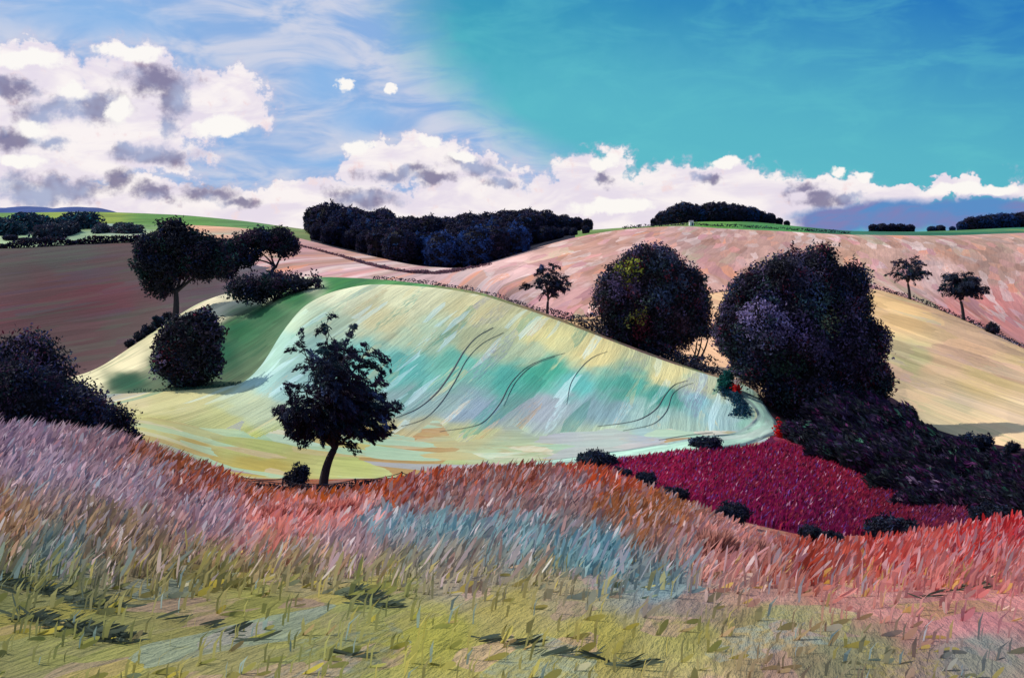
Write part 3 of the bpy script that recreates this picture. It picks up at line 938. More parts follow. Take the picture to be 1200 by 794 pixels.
# --- the lone tree on the bank's crest
p = at(378, 569); m = pxm(p[1])
wind_tree('windswept_tree', p, 'windswept dark tree leaning right alone on the crest of the grass bank', 202 * m, 152 * m, (13 * m, 0, 42 * m), 0.20, 11, 26, 80, 23, 0.30,
          NAVY, 0.20, 0.06, 0.92, 0.09, top_shift=5 * m, gap=0.10, low=-0.75, hold=1.0)
p2 = at(349, 571)
bush('shrub', p2, 'small upright dark shrub just left of the windswept tree', (13 * m, 13 * m, 17 * m), 12, NAVY, pads=60)

# --- left trees on the green strip
p = at(205, 374); m = pxm(p[1])
L1 = [((-24*m, 0, 82*m), (20*m, 20*m, 19*m)), ((2*m, 0, 92*m), (25*m, 22*m, 18*m)), ((28*m, 0, 82*m), (23*m, 20*m, 18*m)), ((-16*m, -4*m, 60*m), (24*m, 22*m, 20*m)),
      ((12*m, 4*m, 66*m), (24*m, 20*m, 17*m)), ((38*m, 2*m, 64*m), (16*m, 16*m, 14*m)), ((-20*m, 2*m, 42*m), (17*m, 15*m, 14*m)), ((-4*m, 0, 110*m), (11*m, 11*m, 6*m)), ((52*m, 0, 68*m), (14*m, 14*m, 13*m)), ((-36*m, 0, 66*m), (10*m, 10*m, 10*m))]
make_tree('broadleaf_tree', p, 'broad dark tree at far left of the green strip with one bare straight trunk', 'tree',
          lobed_crown(L1, 21, 700, 30, 0.48, 0.24, DARKS, pad_r=0.85, core=0.62, sub=4),
          trunk_geo(0.45, (1*m, 0, 34*m), [(-20*m, 0, 70*m), (30*m, 0, 72*m), (5*m, 0, 90*m), (-14*m, 2*m, 44*m), (36*m, 0, 56*m)], 22, lean=(0.3, 0)))
p = at(313, 330); m = pxm(p[1])
L2 = [((-14*m, 0, 46*m), (26*m, 20*m, 14*m)), ((8*m, 0, 49*m), (24*m, 20*m, 13*m)), ((-32*m, 0, 34*m), (22*m, 20*m, 16*m)), ((22*m, 0, 40*m), (14*m, 14*m, 9*m)), ((-46*m, 0, 18*m), (12*m, 12*m, 12*m)), ((-56*m, 0, 34*m), (16*m, 14*m, 14*m))]
make_tree('broadleaf_tree', p, 'flat topped dark tree on the green strip with several bare stems beneath its crown', 'tree',
          lobed_crown(L2, 24, 520, 30, 0.48, 0.24, DARKS, pad_r=0.8, core=0.55, sub=4),
          trunk_geo(0.40, (10*m, 0, 18*m), [(-14*m, 0, 40*m), (8*m, 0, 46*m), (20*m, 0, 34*m), (-30*m, 0, 28*m)], 25, lean=(0.2, 0)))
p = at(322, 352); m = pxm(p[1])
bush('bush', p, 'low wide dark bush on the green slope below the flat topped tree', (34*m, 22*m, 14*m), 26, DARKS, pads=130,
     lobes=[((-26*m, 0, 13*m), (24*m, 16*m, 13*m)), ((-40*m, 0, 16*m), (14*m, 12*m, 10*m)), ((4*m, 0, 20*m), (26*m, 18*m, 11*m)), ((30*m, 0, 20*m), (24*m, 18*m, 8*m))], L=0.16, W=0.08)
p = at(222, 452); m = pxm(p[1])
bush('round_tree', p, 'ball shaped dark tree at the foot of the green hollow', (38*m, 34*m, 42*m), 27, PURP, cat='tree', pads=260, L=0.19, W=0.085,
     lobes=[((0, 0, 42*m), (33*m, 30*m, 36*m)), ((-8*m, 0, 30*m), (30*m, 28*m, 28*m)), ((10*m, 0, 56*m), (25*m, 24*m, 26*m)), ((12*m, 0, 30*m), (24*m, 24*m, 26*m)), ((-12*m, 0, 58*m), (20*m, 20*m, 20*m))])

# bushes along the edge of the brown field
for i, (x, v, r) in enumerate([(152, 403, 6), (163, 398, 7), (174, 392, 8), (186, 383, 8), (196, 372, 7)]):
    p = on_line(7, x, 1.0); mm = pxm(p[1])
    bush('bush', p, 'small dark bush in the row along the lower edge of the brown field', r * mm, 40 + i, NAVY, group='bushes along the brown field edge', pads=40, per=16, L=0.4, W=0.2)

# --- dark bushes at the left edge
p = on_line(2, 30, 14); p[2] = ground(p[0:1], p[1:2])[0]; m = pxm(p[1])
bush('bush', p, 'dome topped dark bush at the left edge behind the larger bushes', (60*m, 40*m, 60*m), 30, PURP, pads=300, per=28, L=0.12, W=0.055,
     lobes=[((-20*m, 0, 50*m), (46*m, 36*m, 74*m)), ((24*m, 0, 66*m), (32*m, 28*m, 50*m)), ((-50*m, 0, 40*m), (40*m, 30*m, 76*m)), ((40*m, 0, 50*m), (24*m, 24*m, 40*m))])
p = on_line(2, 40, 5); m = pxm(p[1])
bush('bush', p, 'broad black green bush at the left edge rising from the mauve grass', (70*m, 40*m, 50*m), 31, DARKS, pads=340, per=28, L=0.10, W=0.05,
     lobes=[((-40*m, 0, 30*m), (50*m, 36*m, 52*m)), ((0, 0, 34*m), (42*m, 34*m, 44*m)), ((44*m, 0, 22*m), (36*m, 30*m, 34*m))])
p = on_line(2, 118, 5); m = pxm(p[1])
bush('bush', p, 'dark purple bush trailing down to the right at the end of the left thicket', (46*m, 30*m, 40*m), 32, PURP, pads=240, per=28, L=0.12, W=0.06,
     lobes=[((-20*m, 0, 26*m), (30*m, 24*m, 34*m)), ((8*m, 0, 18*m), (24*m, 22*m, 26*m)), ((26*m, 0, 2*m), (18*m, 16*m, 18*m)), ((36*m, 0, -8*m), (12*m, 12*m, 14*m))])

# --- small open tree behind the knoll
p = at(641, 373); p = on_line(9, 641, -2); m = pxm(p[1])
wind_tree('small_tree', p, 'small thin open tree on the hedge line behind the knoll', 70*m, 54*m, (1*m, 0, 22*m), 0.26, 51, 9, 70, 12, 0.1, NAVY, 0.42, 0.14, 1.3, 0.22, gap=0.2)

# --- round tree right of centre
p = on_line(7, 764, 3.5); m = pxm(p[1])
LR = [((0, 0, 70*m), (50*m, 46*m, 50*m)), ((-30*m, 0, 62*m), (38*m, 36*m, 44*m)), ((30*m, 0, 62*m), (36*m, 34*m, 44*m)), ((2*m, 0, 96*m), (34*m, 32*m, 30*m)),
      ((-30*m, 0, 34*m), (30*m, 28*m, 30*m)), ((20*m, 0, 28*m), (34*m, 30*m, 28*m)), ((-2*m, -8*m, 48*m), (46*m, 30*m, 42*m)), ((44*m, 0, 52*m), (24*m, 24*m, 28*m))]
make_tree('round_tree', p, 'large round purple black tree standing behind the right end of the knoll', 'tree',
          lobed_crown(LR, 61, 1300, 34, 0.36, 0.19, PURP, pad_r=0.85, core=0.76, sub=5,
                      accents=[((-32*m, -30*m, 96*m), (110, 112, 40), 10*m), ((-10*m, -34*m, 60*m), (90, 104, 96), 9*m), ((-22*m, -40*m, 46*m), (130, 126, 60), 8*m), ((-16*m, -40*m, 30*m), (84, 30, 40), 10*m), ((-34*m, 0, 78*m), (74, 60, 88), 18*m), ((6*m, 0, 70*m), (50, 58, 80), 14*m), ((24*m, 0, 44*m), (56, 40, 52), 16*m), ((8*m, 0, 106*m), (44, 50, 66), 14*m), ((26*m, -38*m, 78*m), (60, 66, 84), 12*m)]),
          trunk_geo(0.5, (0, 0, 18*m), [(-24*m, 0, 60*m), (24*m, 0, 60*m), (0, 0, 90*m)], 62))
p = on_line(7, 807, 2.0); m = pxm(p[1])
sg = Geo()
for (dx, dz) in ((16, 36), (24, 38), (10, 30)):
    B = bez(np.array([0, 0, -0.3]), np.array([dx * 0.75 * m, 0, 6 * m]), np.array([dx * m, 0, dz * m]), 9)
    tube(sg, B, 0.16 * np.linspace(1, 0.35, 9), (1, 1, 1), 6)
    for q in (5, 7):
        tube(sg, bez(B[q], B[q] + np.array([-2*m, 0, 4*m]), B[q] + np.array([(-5 if q == 5 else 5)*m, 0, 9*m]), 5), 0.06 * np.linspace(1, 0.4, 5), (1, 1, 1), 5)
cg = Geo(); rg = np.random.default_rng(63)
C_ = np.array([20*m, 0, 40*m]) + rg.normal(size=(500, 3)) * np.array([7*m, 5*m, 4*m])
leaves(cg, C_, rg.normal(size=(500, 3)), 0.4, 0.16, pick(DARKS, 500, rg), rg)
t = empty('sapling', p); tag(t, 'thin leaning bare stemmed sapling between the round tree and the big dark tree', 'tree')
link('trunk', sg.mesh('trunk', True), M_BARK, t); link('crown', cg.mesh('crown'), M_LEAF, t)

# --- the big dark tree
p = at(948, 505); p = on_line(6, 938, -4); m = pxm(p[1])
LB = [((4*m, 0, 160*m), (46*m, 42*m, 36*m)), ((-36*m, 0, 138*m), (42*m, 40*m, 40*m)), ((40*m, 0, 136*m), (40*m, 38*m, 42*m)), ((-64*m, 0, 104*m), (34*m, 32*m, 38*m)), ((-20*m, -12*m, 104*m), (56*m, 46*m, 50*m)),
      ((40*m, 0, 96*m), (44*m, 40*m, 44*m)), ((-40*m, 0, 70*m), (42*m, 36*m, 34*m)), ((20*m, -6*m, 60*m), (52*m, 40*m, 44*m)), ((62*m, 0, 62*m), (34*m, 32*m, 34*m)), ((76*m, 0, 92*m), (24*m, 24*m, 26*m)), ((0, 0, 26*m), (44*m, 32*m, 28*m)), ((52*m, 0, 24*m), (40*m, 30*m, 28*m)),
      ((86*m, 0, 40*m), (18*m, 18*m, 18*m))]
make_tree('broadleaf_tree', p, 'biggest dark tree, lumpy with mauve and green tufts, above the wine red field', 'tree',
          lobed_crown(LB, 71, 2600, 34, 0.31, 0.16, PURP, pad_r=0.75, core=0.8, sub=5,
                      accents=[((-50*m, -30*m, 118*m), (96, 84, 112), 24*m), ((6*m, -40*m, 134*m), (70, 92, 92), 14*m), ((22*m, -42*m, 118*m), (88, 92, 66), 12*m), ((-20*m, -44*m, 112*m), (70, 56, 86), 18*m), ((-60*m, -20*m, 88*m), (78, 74, 90), 12*m), ((0, -40*m, 144*m), (50, 60, 84), 16*m), ((-26*m, -44*m, 70*m), (38, 58, 46), 16*m), ((46*m, 0, 134*m), (60, 52, 74), 18*m), ((44*m, 0, 84*m), (50, 40, 62), 20*m), ((10*m, 0, 84*m), (62, 50, 74), 16*m), ((-6*m, 0, 172*m), (54, 50, 66), 16*m), ((64*m, 0, 60*m), (54, 36, 52), 16*m)]),
          trunk_geo(0.6, (0, 0, 30*m), [(-40*m, 0, 90*m), (40*m, 0, 100*m), (0, 0, 140*m), (20*m, 0, 60*m)], 72))

# --- bramble thicket running down to the right of it: separate bushes with long arching canes
BR = [(985, 500, 34, 22), (1010, 490, 30, 22), (1030, 505, 34, 20), (1000, 528, 34, 18), (1050, 500, 26, 18), (1040, 532, 36, 18), (1065, 556, 34, 18), (1075, 525, 32, 18), (1095, 545, 32, 18), (1090, 575, 32, 16),
      (1120, 560, 30, 16), (1125, 585, 28, 16), (1155, 575, 30, 14), (1160, 552, 26, 14), (1195, 580, 30, 14), (1190, 560, 24, 12), (960, 520, 26, 16), (1230, 575, 34, 16)]
BRP = [((30, 20, 42), 5), ((20, 18, 30), 5), ((64, 22, 58), 2.5), ((38, 46, 50), 2), ((20, 24, 28), 5), ((54, 92, 74), 0.4), ((110, 88, 104), 0.25), ((56, 40, 66), 1.2)]
BR += [(1000, 508, 36, 24), (975, 535, 26, 14), (1020, 548, 34, 18), (1050, 570, 30, 15), (1062, 540, 36, 20), (1110, 560, 34, 18), (1140, 590, 30, 14), (1175, 595, 30, 14), (1075, 590, 26, 12), (1215, 598, 30, 14), (940, 512, 24, 14), (1110, 532, 26, 14), (1135, 545, 28, 12), (1165, 545, 26, 11), (1192, 548, 26, 11), (1215, 550, 26, 11), (1180, 570, 28, 12)]
for i, (x, v, rw, rh) in enumerate(BR):
    p = at(x, v + 6); mm = pxm(p[1])
    bush('bramble_bush', p, 'dark plum bramble bush of the thicket spilling down right of the biggest tree', (rw*mm, rw*mm*0.8, rh*mm), 80 + i, BRP, group='bramble thicket below the biggest tree',
         pads=120, per=22, L=0.42, W=0.12, wind=(1.1, -0.6, -0.75))

# bushes round the wine red field
for x, v, rw, rh, lab in [(700, 548, 22, 11, 'low dark bush at the left corner of the wine red field'),
                          (727, 562, 15, 8, 'small dark bush beside the left corner bush of the wine red field'),
                          (755, 574, 17, 12, 'second dark bush along the near edge of the wine red field'),
                          (788, 588, 19, 10, 'flat dark bush midway down the near left edge of the wine red field'),
                          (858, 614, 19, 16, 'taller dark bush on the near edge of the wine red field'),
                          (950, 637, 14, 14, 'dark pointed bush above the red grass, left one of a joined pair'),
                          (974, 638, 15, 9, 'low dark bush above the red grass, right one of a joined pair'),
                          (1045, 632, 34, 14, 'wide dark bush above the red grass left of the thicket end'),
                          (1088, 634, 26, 9, 'flat dark bush between the wide bush and the right edge bush'),
                          (1166, 618, 26, 15, 'dark bush above the bright red grass near the right edge')]:
    p = at(x, v); 
    mm = pxm(p[1])
    bush('bush', p, lab, (rw*mm, rw*mm*0.8, rh*mm), int(x), NAVY, pads=110, per=24, L=0.22, W=0.10)
for x, v, rw, rh, lab in [(1140, 528, 22, 12, 'dark bush at the bottom edge of the tan field beside the thicket'),
                          (1186, 530, 9, 9, 'small round dark bush at the bottom edge of the tan field near the right edge'),
                          (690, 543, 14, 8, 'dark clump on the field edge left of the wine red field'),
                          (828, 524, 20, 6, 'low dark clump on the far edge of the wine red field under the pale track')]:
    p = at(x, v); mm = pxm(p[1])
    bush('bush', p, lab, (rw*mm, rw*mm*0.8, rh*mm), int(x) + 3, NAVY, pads=80, per=22, L=0.24, W=0.11)

# green bush and red flowers by the bend of the track
p = at(853, 458); mm = pxm(p[1])
bush('bush', p, 'upright dark teal bush by the bend of the pale track', (9*mm, 9*mm, 15*mm), 120, [((20, 84, 74), 3), ((16, 60, 60), 3)], pads=70, per=20, L=0.3, W=0.14)


def flower_clump(loc, label, w, h, seed, white):
    rng = np.random.default_rng(seed)
    t = empty('flowering_shrub', loc); tag(t, label, 'flowers')
    g = Geo(); n = 240
    C = rng.normal(size=(n, 3)) * np.array([w, w, h]) * 0.42 + np.array([0, 0, h * 0.7]); leaves(g, C, rng.normal(size=(n, 3)), h * 0.35, h * 0.22, np.broadcast_to(lin((214, 24, 30)), (n, 3)) * rng.uniform(0.6, 1.1, (n, 1)), rng)
    link('blossom', g.mesh('blossom'), M_FLOWER, t)
    g = Geo(); n = 110
    C = rng.normal(size=(n, 3)) * np.array([w * 0.5, w * 0.4, h * 0.22]) + np.array(white) * h; leaves(g, C, rng.normal(size=(n, 3)), h * 0.3, h * 0.2, np.broadcast_to(lin((226, 205, 200)), (n, 3)), rng)
    link('white_blossom', g.mesh('white_blossom'), M_FLOWER, t)
    g = Geo()
    for k in range(14):
        a = rng.uniform(0, 6.28); r = w * rng.uniform(0.1, 0.8)
        tube(g, bez(np.zeros(3), np.array([0, 0, h * 0.5]), np.array([math.cos(a) * r, math.sin(a) * r, h * rng.uniform(0.7, 1.2)]), 5), np.full(5, h * 0.02), lin((40, 60, 40)), 4)
    link('stem', g.mesh('stem'), M_LEAF, t)


p = at(862, 461); flower_clump(p + np.array([0, -0.6, 0]), 'red flowers topped with white beside the teal bush', 0.40, 0.62, 5, (0, -0.3, 1.9))
p = at(914, 512); flower_clump(p, 'red flowers with a white fringe where the pale track meets the wine red field', 0.42, 0.72, 6, (0.9, -0.3, 0.7))

# --- two small trees and a bush on the tan field's hedge
p = on_line(9, 1066, -0.5); m = pxm(p[1])
wind_tree('small_tree', p, 'small wispy tree, left one of two on the hedge above the tan field', 50*m, 50*m, (-2*m, 0, 18*m), 0.22, 131, 9, 60, 12, 0.3, NAVY, 0.36, 0.11, 1.3, 0.18, gap=0.15)
p = on_line(9, 1129, -0.5); m = pxm(p[1])
wind_tree('small_tree', p, 'fuller round headed small tree, right one of two on the hedge above the tan field', 58*m, 58*m, (-3*m, 0, 22*m), 0.24, 137, 12, 80, 15, 0.2, NAVY, 0.38, 0.12, 1.3, 0.22, gap=0.05)
p = on_line(9, 1163, -0.5); m = pxm(p[1])
bush('bush', p, 'small dark bush on the hedge right of the two small trees', (10*m, 9*m, 8*m), 140, DARKS, pads=70, per=20, L=0.26, W=0.12)


# ------------------------------------------------------------------ hedges
def hedge(pts, label, h, w, seed, pal=NAVY, dens=26, leaf=0.5, cat='hedge'):
    rng = np.random.default_rng(seed); g = Geo()
    P = np.array(pts, float)
    s = np.concatenate([[0], np.cumsum(np.linalg.norm(np.diff(P, axis=0), axis=1))])
    n = int(s[-1] * dens)
    u = rng.uniform(0, s[-1], n)
    B = np.stack([np.interp(u, s, P[:, k]) for k in range(3)], -1)
    lump = 0.35 + 0.95 * fbm(u / (h * 2.2), u * 0 + seed, seed=seed)
    z = rng.uniform(-0.1, 1, n) ** 0.8 if False else rng.uniform(0, 1, n)
    B[:, 2] += z * h * lump
    rad = w * lump * np.sqrt(np.clip(1 - z * z * 0.8, 0, 1))
    a = rng.uniform(0, 6.28, n)
    B[:, 0] += np.cos(a) * rad * rng.uniform(0.3, 1, n) * 0.5; B[:, 1] += np.sin(a) * rad * rng.uniform(0.3, 1, n) * 0.5
    c = pick(pal, n, rng) * rng.uniform(0.6, 1.5, (n, 1))
    leaves(g, B, rng.normal(size=(n, 3)) + np.array([0.3, 0, 0.3]), leaf * rng.uniform(0.6, 1.3, n), leaf * 0.5, c, rng)
    return tag(link('hedge', g.mesh('hedge'), M_LEAF), label, cat)


def along(k, xs_, off=0.0):
    return [on_line(k, x, off) for x in np.arange(xs_[0], xs_[1] + 1, 4)]


hedge(along(7, (436, 640)), 'thin dark hedge along the ridge behind the top of the knoll', 0.55, 0.9, 1, leaf=0.3)
hedge(along(7, (644, 850)), 'dark hedge running down behind the right half of the knoll', 1.1, 1.4, 2, dens=50, leaf=0.35)
hedge(along(7, (690, 838), 1.5), 'thicker dark undergrowth beneath the round tree behind the knoll', 1.9, 2.2, 3, pal=PURP, dens=80, leaf=0.4)
hedge(along(9, (604, 742)), 'dark hedge between the small tan corner and the pink field', 0.7, 1.2, 4, leaf=0.35)
hedge(along(9, (800, 892)), 'dark hedge between the two big trees at the foot of the pink field', 0.8, 1.2, 5, leaf=0.35)
hedge(along(9, (1000, 1260)), 'dark hedge sloping down between the tan field and the pink field', 0.75, 1.3, 6, leaf=0.35)
hedge(along(9, (-60, 170)), 'dark hedge along the top of the brown field', 1.7, 2.2, 7, pal=PURP, leaf=0.8, dens=60)
hedge([at(x, v) for x, v in [(345, 287), (370, 293), (400, 301), (430, 310), (455, 316), (480, 320), (510, 321), (540, 317), (575, 310)]], 'thin dark double hedge line curving across the pink field under the wood', 0.7, 1.6, 8, pal=[((96, 66, 72), 2), ((60, 46, 56), 2)], dens=16, leaf=0.6)
hedge([at(x, v) for x, v in [(100, 447), (130, 456), (180, 462), (230, 461), (270, 457)]][:0] or [on_line(6, x, 0) for x in np.arange(150, 285, 4)], 'low dark hedge along the foot of the green hollow', 0.35, 0.5, 9, pal=[((20, 50, 44), 1)], leaf=0.22)
hedge([at(x, v) for x, v in [(846, 458), (853, 463), (862, 469), (868, 476), (870, 483), (866, 489)]], 'low curved dark teal hedge inside the bend of the pale track', 0.55, 1.7, 12, pal=[((14, 52, 64), 3), ((16, 40, 60), 2)], dens=160, leaf=0.28)
hedge([on_line(11, x, 14) for x in np.arange(730, 1000, 5)], 'low dark hedge between the pink field and the skyline meadow on the right', 1.1, 2.0, 10, leaf=0.7, dens=14)

# ------------------------------------------------------------------ wood on the skyline: every tree its own object
def proto_tree(seed, r, h, pal, pads=190, per=20):
    rng = np.random.default_rng(seed)
    lobes = [((0, 0, h * 0.52), (r, r, h * 0.46)), ((0, 0, h * 0.24), (r * 0.95, r * 0.95, h * 0.24))]
    for k in range(7):
        a = k * 0.9 + rng.uniform(0, 0.5)
        lobes.append(((math.cos(a) * r * 0.5, math.sin(a) * r * 0.5, h * rng.uniform(0.36, 0.72)), np.array([r, r, r]) * rng.uniform(0.42, 0.55)))
    cg_ = lobed_crown(lobes, seed, 420, 18, 0.85, 0.5, pal, pad_r=0.95, core=0.84)
    tg_ = trunk_geo(0.35, (0, 0, h * 0.25), [(r * 0.5, 0, h * 0.6), (-r * 0.5, 0, h * 0.6), (0, 0, h * 0.8)], seed)
    return cg_, tg_


WOODPAL = [((24, 22, 38), 5), ((26, 32, 58), 3), ((48, 38, 58), 3), ((24, 48, 80), 0.8)]
BLUEPAL = [((32, 58, 104), 3), ((26, 40, 74), 3), ((22, 22, 36), 2)]
protos = []
for k, (pal, r, h) in enumerate([(WOODPAL, 7.2, 15), (WOODPAL, 6.4, 14), (BLUEPAL, 6.8, 14)]):
    cg_, tg_ = proto_tree(200 + k, r, h, pal)
    protos.append((cg_.mesh('wood_crown'), tg_.mesh('wood_trunk', True)))


def wood_tree(name, loc, k, s, label, group, rz):
    t = empty(name, loc, rz, s)
    tag(t, label, 'tree', group)
    link('trunk', protos[k][1], M_BARK, t); link('crown', protos[k][0], M_LEAF, t)
    return t


rw = np.random.default_rng(5)


def taper(x):
    return float(np.interp(x, [350, 366, 390, 560, 620, 660, 690], [0.75, 0.9, 1.0, 1.0, 0.92, 0.62, 0.4]))


def wood_row(xs_, f, s, label, group, ks=(0, 1)):
    for x in xs_:
        x = x + rw.uniform(-4, 4)
        ys_ = table(YT, [x])[:, 0]
        Y = ys_[11] + (ys_[12] - ys_[11]) * (f + rw.uniform(-0.05, 0.05))
        loc = (float((x - CX) / F * Y), float(Y), float(height(x, Y)[0]) - 0.3)
        sc = s * rw.uniform(0.88, 1.12) * taper(x)
        k = int(rw.choice(ks))
        wood_tree('wood_tree', loc, k, sc, label, group, rw.uniform(0, 6.28))


wood_row(np.concatenate([np.arange(366, 600, 17), np.arange(600, 692, 10)]), 0.80, 0.86, 'dark rounded tree on the skyline along the back of the hollow wood', 'back row trees of the hollow wood')
wood_row(np.arange(372, 668, 19), 0.48, 0.92, 'dark rounded tree in the middle of the hollow wood, hemmed in by others', 'middle trees of the hollow wood')
wood_row(np.arange(410, 640, 21), 0.22, 0.90, 'dark rounded tree in the second row of the hollow wood', 'second row trees of the hollow wood', (0, 1, 2))
wood_row(np.arange(448, 610, 22), 0.05, 0.86, 'blue black rounded tree at the front edge of the hollow wood above the pink field', 'front edge trees of the hollow wood', (2, 1))
wood_row([372, 392, 412, 432], 0.12, 0.55, 'low dark tree at the left front edge of the hollow wood', 'left front edge trees of the hollow wood', (1,))
wood_row([606, 616, 626, 636, 646, 656, 666, 676, 684], 0.25, 0.5, 'low dark tree at the right front edge of the hollow wood', 'right front edge trees of the hollow wood', (1,))


def skyline_tree(x, hpx, label, group, k=0, off=4.0, squash=1.0):
    p = on_line(12, x, off); p[2] -= 0.3
    s = hpx * pxm(p[1]) / 15.0
    wood_tree('skyline_tree', p, k, (s * squash, s * squash, s), label, group, rw.uniform(0, 6.28))


for x, h in [(768, 12), (778, 20), (790, 25), (802, 27), (813, 25), (822, 22), (834, 25), (846, 27), (858, 25), (868, 23), (880, 21), (891, 17), (902, 14), (913, 10), (922, 7)]:
    skyline_tree(x, h * 0.98, 'dark tree in the long clump crowning the skyline above the pink field', 'trees of the skyline clump above the pink field', k=int(rw.choice([0, 1, 2])), off=2, squash=1.15)
for x, h in [(1024, 11), (1034, 12), (1045, 12), (1056, 12), (1066, 11)]:
    skyline_tree(x, h, 'dark tree in the short flat block on the right skyline', 'trees of the short block on the right skyline', k=1, squash=1.3)
skyline_tree(1092, 8, 'lone small round tree on the skyline between the two right hand blocks', None, k=2, squash=1.5)
skyline_tree(1102, 9, 'second small round tree on the skyline between the two right hand blocks', None, k=1, squash=1.5)
for x, h in [(1116, 7), (1128, 13), (1138, 17), (1150, 19), (1162, 20), (1174, 21), (1186, 20), (1198, 20), (1212, 20), (1226, 20)]:
    skyline_tree(x, h, 'dark blue tree in the long block at the right end of the skyline', 'trees of the long block at the right end of the skyline', k=int(rw.choice([0, 2])), squash=1.2)

# hedgerow bushes in the patchwork far left
for i, (x, v, r) in enumerate([(12, 282, 5), (30, 285, 5), (58, 284, 6), (100, 266, 4), (124, 271, 3.5), (160, 273, 3.5), (70, 279, 5), (-20, 280, 8)]):
    p = at(x, v); s = r * 1.5 * pxm(p[1]) / 15.0
    wood_tree('field_tree', p, int(rw.choice([0, 1, 2])), (s * 2.5, s * 1.5, s * 0.95), 'small dark tree scattered over the pale fields above the brown field', 'trees scattered over the far left fields', rw.uniform(0, 6.28))

hedge([at(x, v) for x, v in [(-60, 272), (-20, 275), (10, 276), (30, 272), (52, 270), (70, 270), (90, 268), (108, 266)]], 'thick blue green shelter belt across the pale fields at the far left', 5.5, 12.0, 21, pal=[((24, 40, 52), 4), ((22, 30, 44), 3), ((20, 66, 76), 1)], dens=60, leaf=1.5)
hedge([at(x, v) for x, v in [(46, 284), (58, 281), (70, 277), (80, 274), (88, 271)]], 'dark slanting strip of scrub below the shelter belt at the far left', 4.0, 6.0, 22, pal=[((26, 36, 48), 3), ((34, 30, 44), 3)], dens=60, leaf=1.3)
hedge([at(x, v) for x, v in [(112, 274), (124, 272), (138, 273), (150, 274), (166, 273)]], 'short grey green scrub strip right of the shelter belt at the far left', 3.0, 5.0, 23, pal=[((40, 52, 60), 3), ((50, 44, 56), 2)], dens=50, leaf=1.1)

# --- little white hut on the skyline meadow
p = at(810, 264.5); m = pxm(p[1])
hut = empty('hut', p, 0.15, 0.72); tag(hut, 'tiny white hut below the clump of trees on the skyline', 'hut')


def box(g, c, s, col=(1, 1, 1)):
    c = np.array(c, float); s = np.array(s, float) / 2
    V = np.array([[x, y, z] for x in (-1, 1) for y in (-1, 1) for z in (-1, 1)]) * s + c
    q = [[0, 1, 3, 2], [4, 6, 7, 5], [0, 4, 5, 1], [2, 3, 7, 6], [0, 2, 6, 4], [1, 5, 7, 3]]
    g.add(V, np.array(q), 4, col)


g = Geo(); box(g, (0, 0, 0.9), (2.0, 1.8, 2.2)); link('wall', g.mesh('wall'), M_WHITE, hut)
g = Geo(); V = [[-1.15, -1.05, 1.95], [1.15, -1.05, 1.95], [1.15, 1.05, 1.95], [-1.15, 1.05, 1.95], [-1.15, 0, 2.7], [1.15, 0, 2.7]]
g.add(V, np.array([[0, 1, 5, 4], [2, 3, 4, 5], [3, 2, 1, 0]]), 4, (1, 1, 1)); g.add(V, np.array([[0, 4, 3], [1, 2, 5]]), 3, (1, 1, 1)); link('roof', g.mesh('roof'), M_ROOF, hut)
g = Geo(); box(g, (0.3, -0.92, 0.75), (0.7, 0.06, 1.5)); link('door', g.mesh('door'), M_DOOR, hut)

hedge([on_line(2, x, -1.2 + 0.012 * (x - 300)) for x in np.arange(300, 560, 4)], 'thin dark leafy strip standing in for the shadow at the foot of the windswept tree and the fence', 0.26, 1.0, 31, pal=[((22, 20, 30), 3), ((40, 26, 30), 1)], dens=220, leaf=0.13)  # low leaves added as a dark strip in place of shade

# --- sagging wire fence beside the lone tree
fence_px = [(283, 556), (318, 563), (350, 567), (400, 563), (440, 560), (470, 557), (520, 553), (560, 551), (610, 550), (660, 549)]
fx = np.array(fence_px, float)


def fpos(x):
    p = on_line(2, x, 1.2)
    return p


fence = empty('wire_fence', fpos(283)); tag(fence, 'low sagging wire fence on crooked posts running past the windswept tree', 'fence')
org = fpos(283)
posts = [283, 330, 362, 418, 470, 497, 538, 600, 652]
tops = []
for i, x in enumerate(posts):
    b0 = fpos(x) - org; ht = 0.36 + 0.12 * math.sin(i * 2.1)
    tl = np.array([0.08 * math.sin(i * 1.7), 0.05 * math.cos(i * 2.3), ht])
    g = Geo(); tube(g, np.array([b0 - [0, 0, 0.2], b0 + tl * 0.5, b0 + tl]), [0.05, 0.045, 0.04], (1, 1, 1), 6)
    link('post', g.mesh('post'), M_WOOD, fence)
    tops.append((b0, tl))
for lev in (0.9, 0.45):
    g = Geo()
    for (b0, t0), (b1, t1) in zip(tops[:-1], tops[1:]):
        a = b0 + t0 * lev; c = b1 + t1 * lev
        tube(g, bez(a, (a + c) / 2 - np.array([0, 0, 0.18 if lev > 0.5 else -0.1]), c, 8), np.full(8, 0.018), (1, 1, 1), 5)
    link('wire', g.mesh('wire'), M_WIRE, fence)

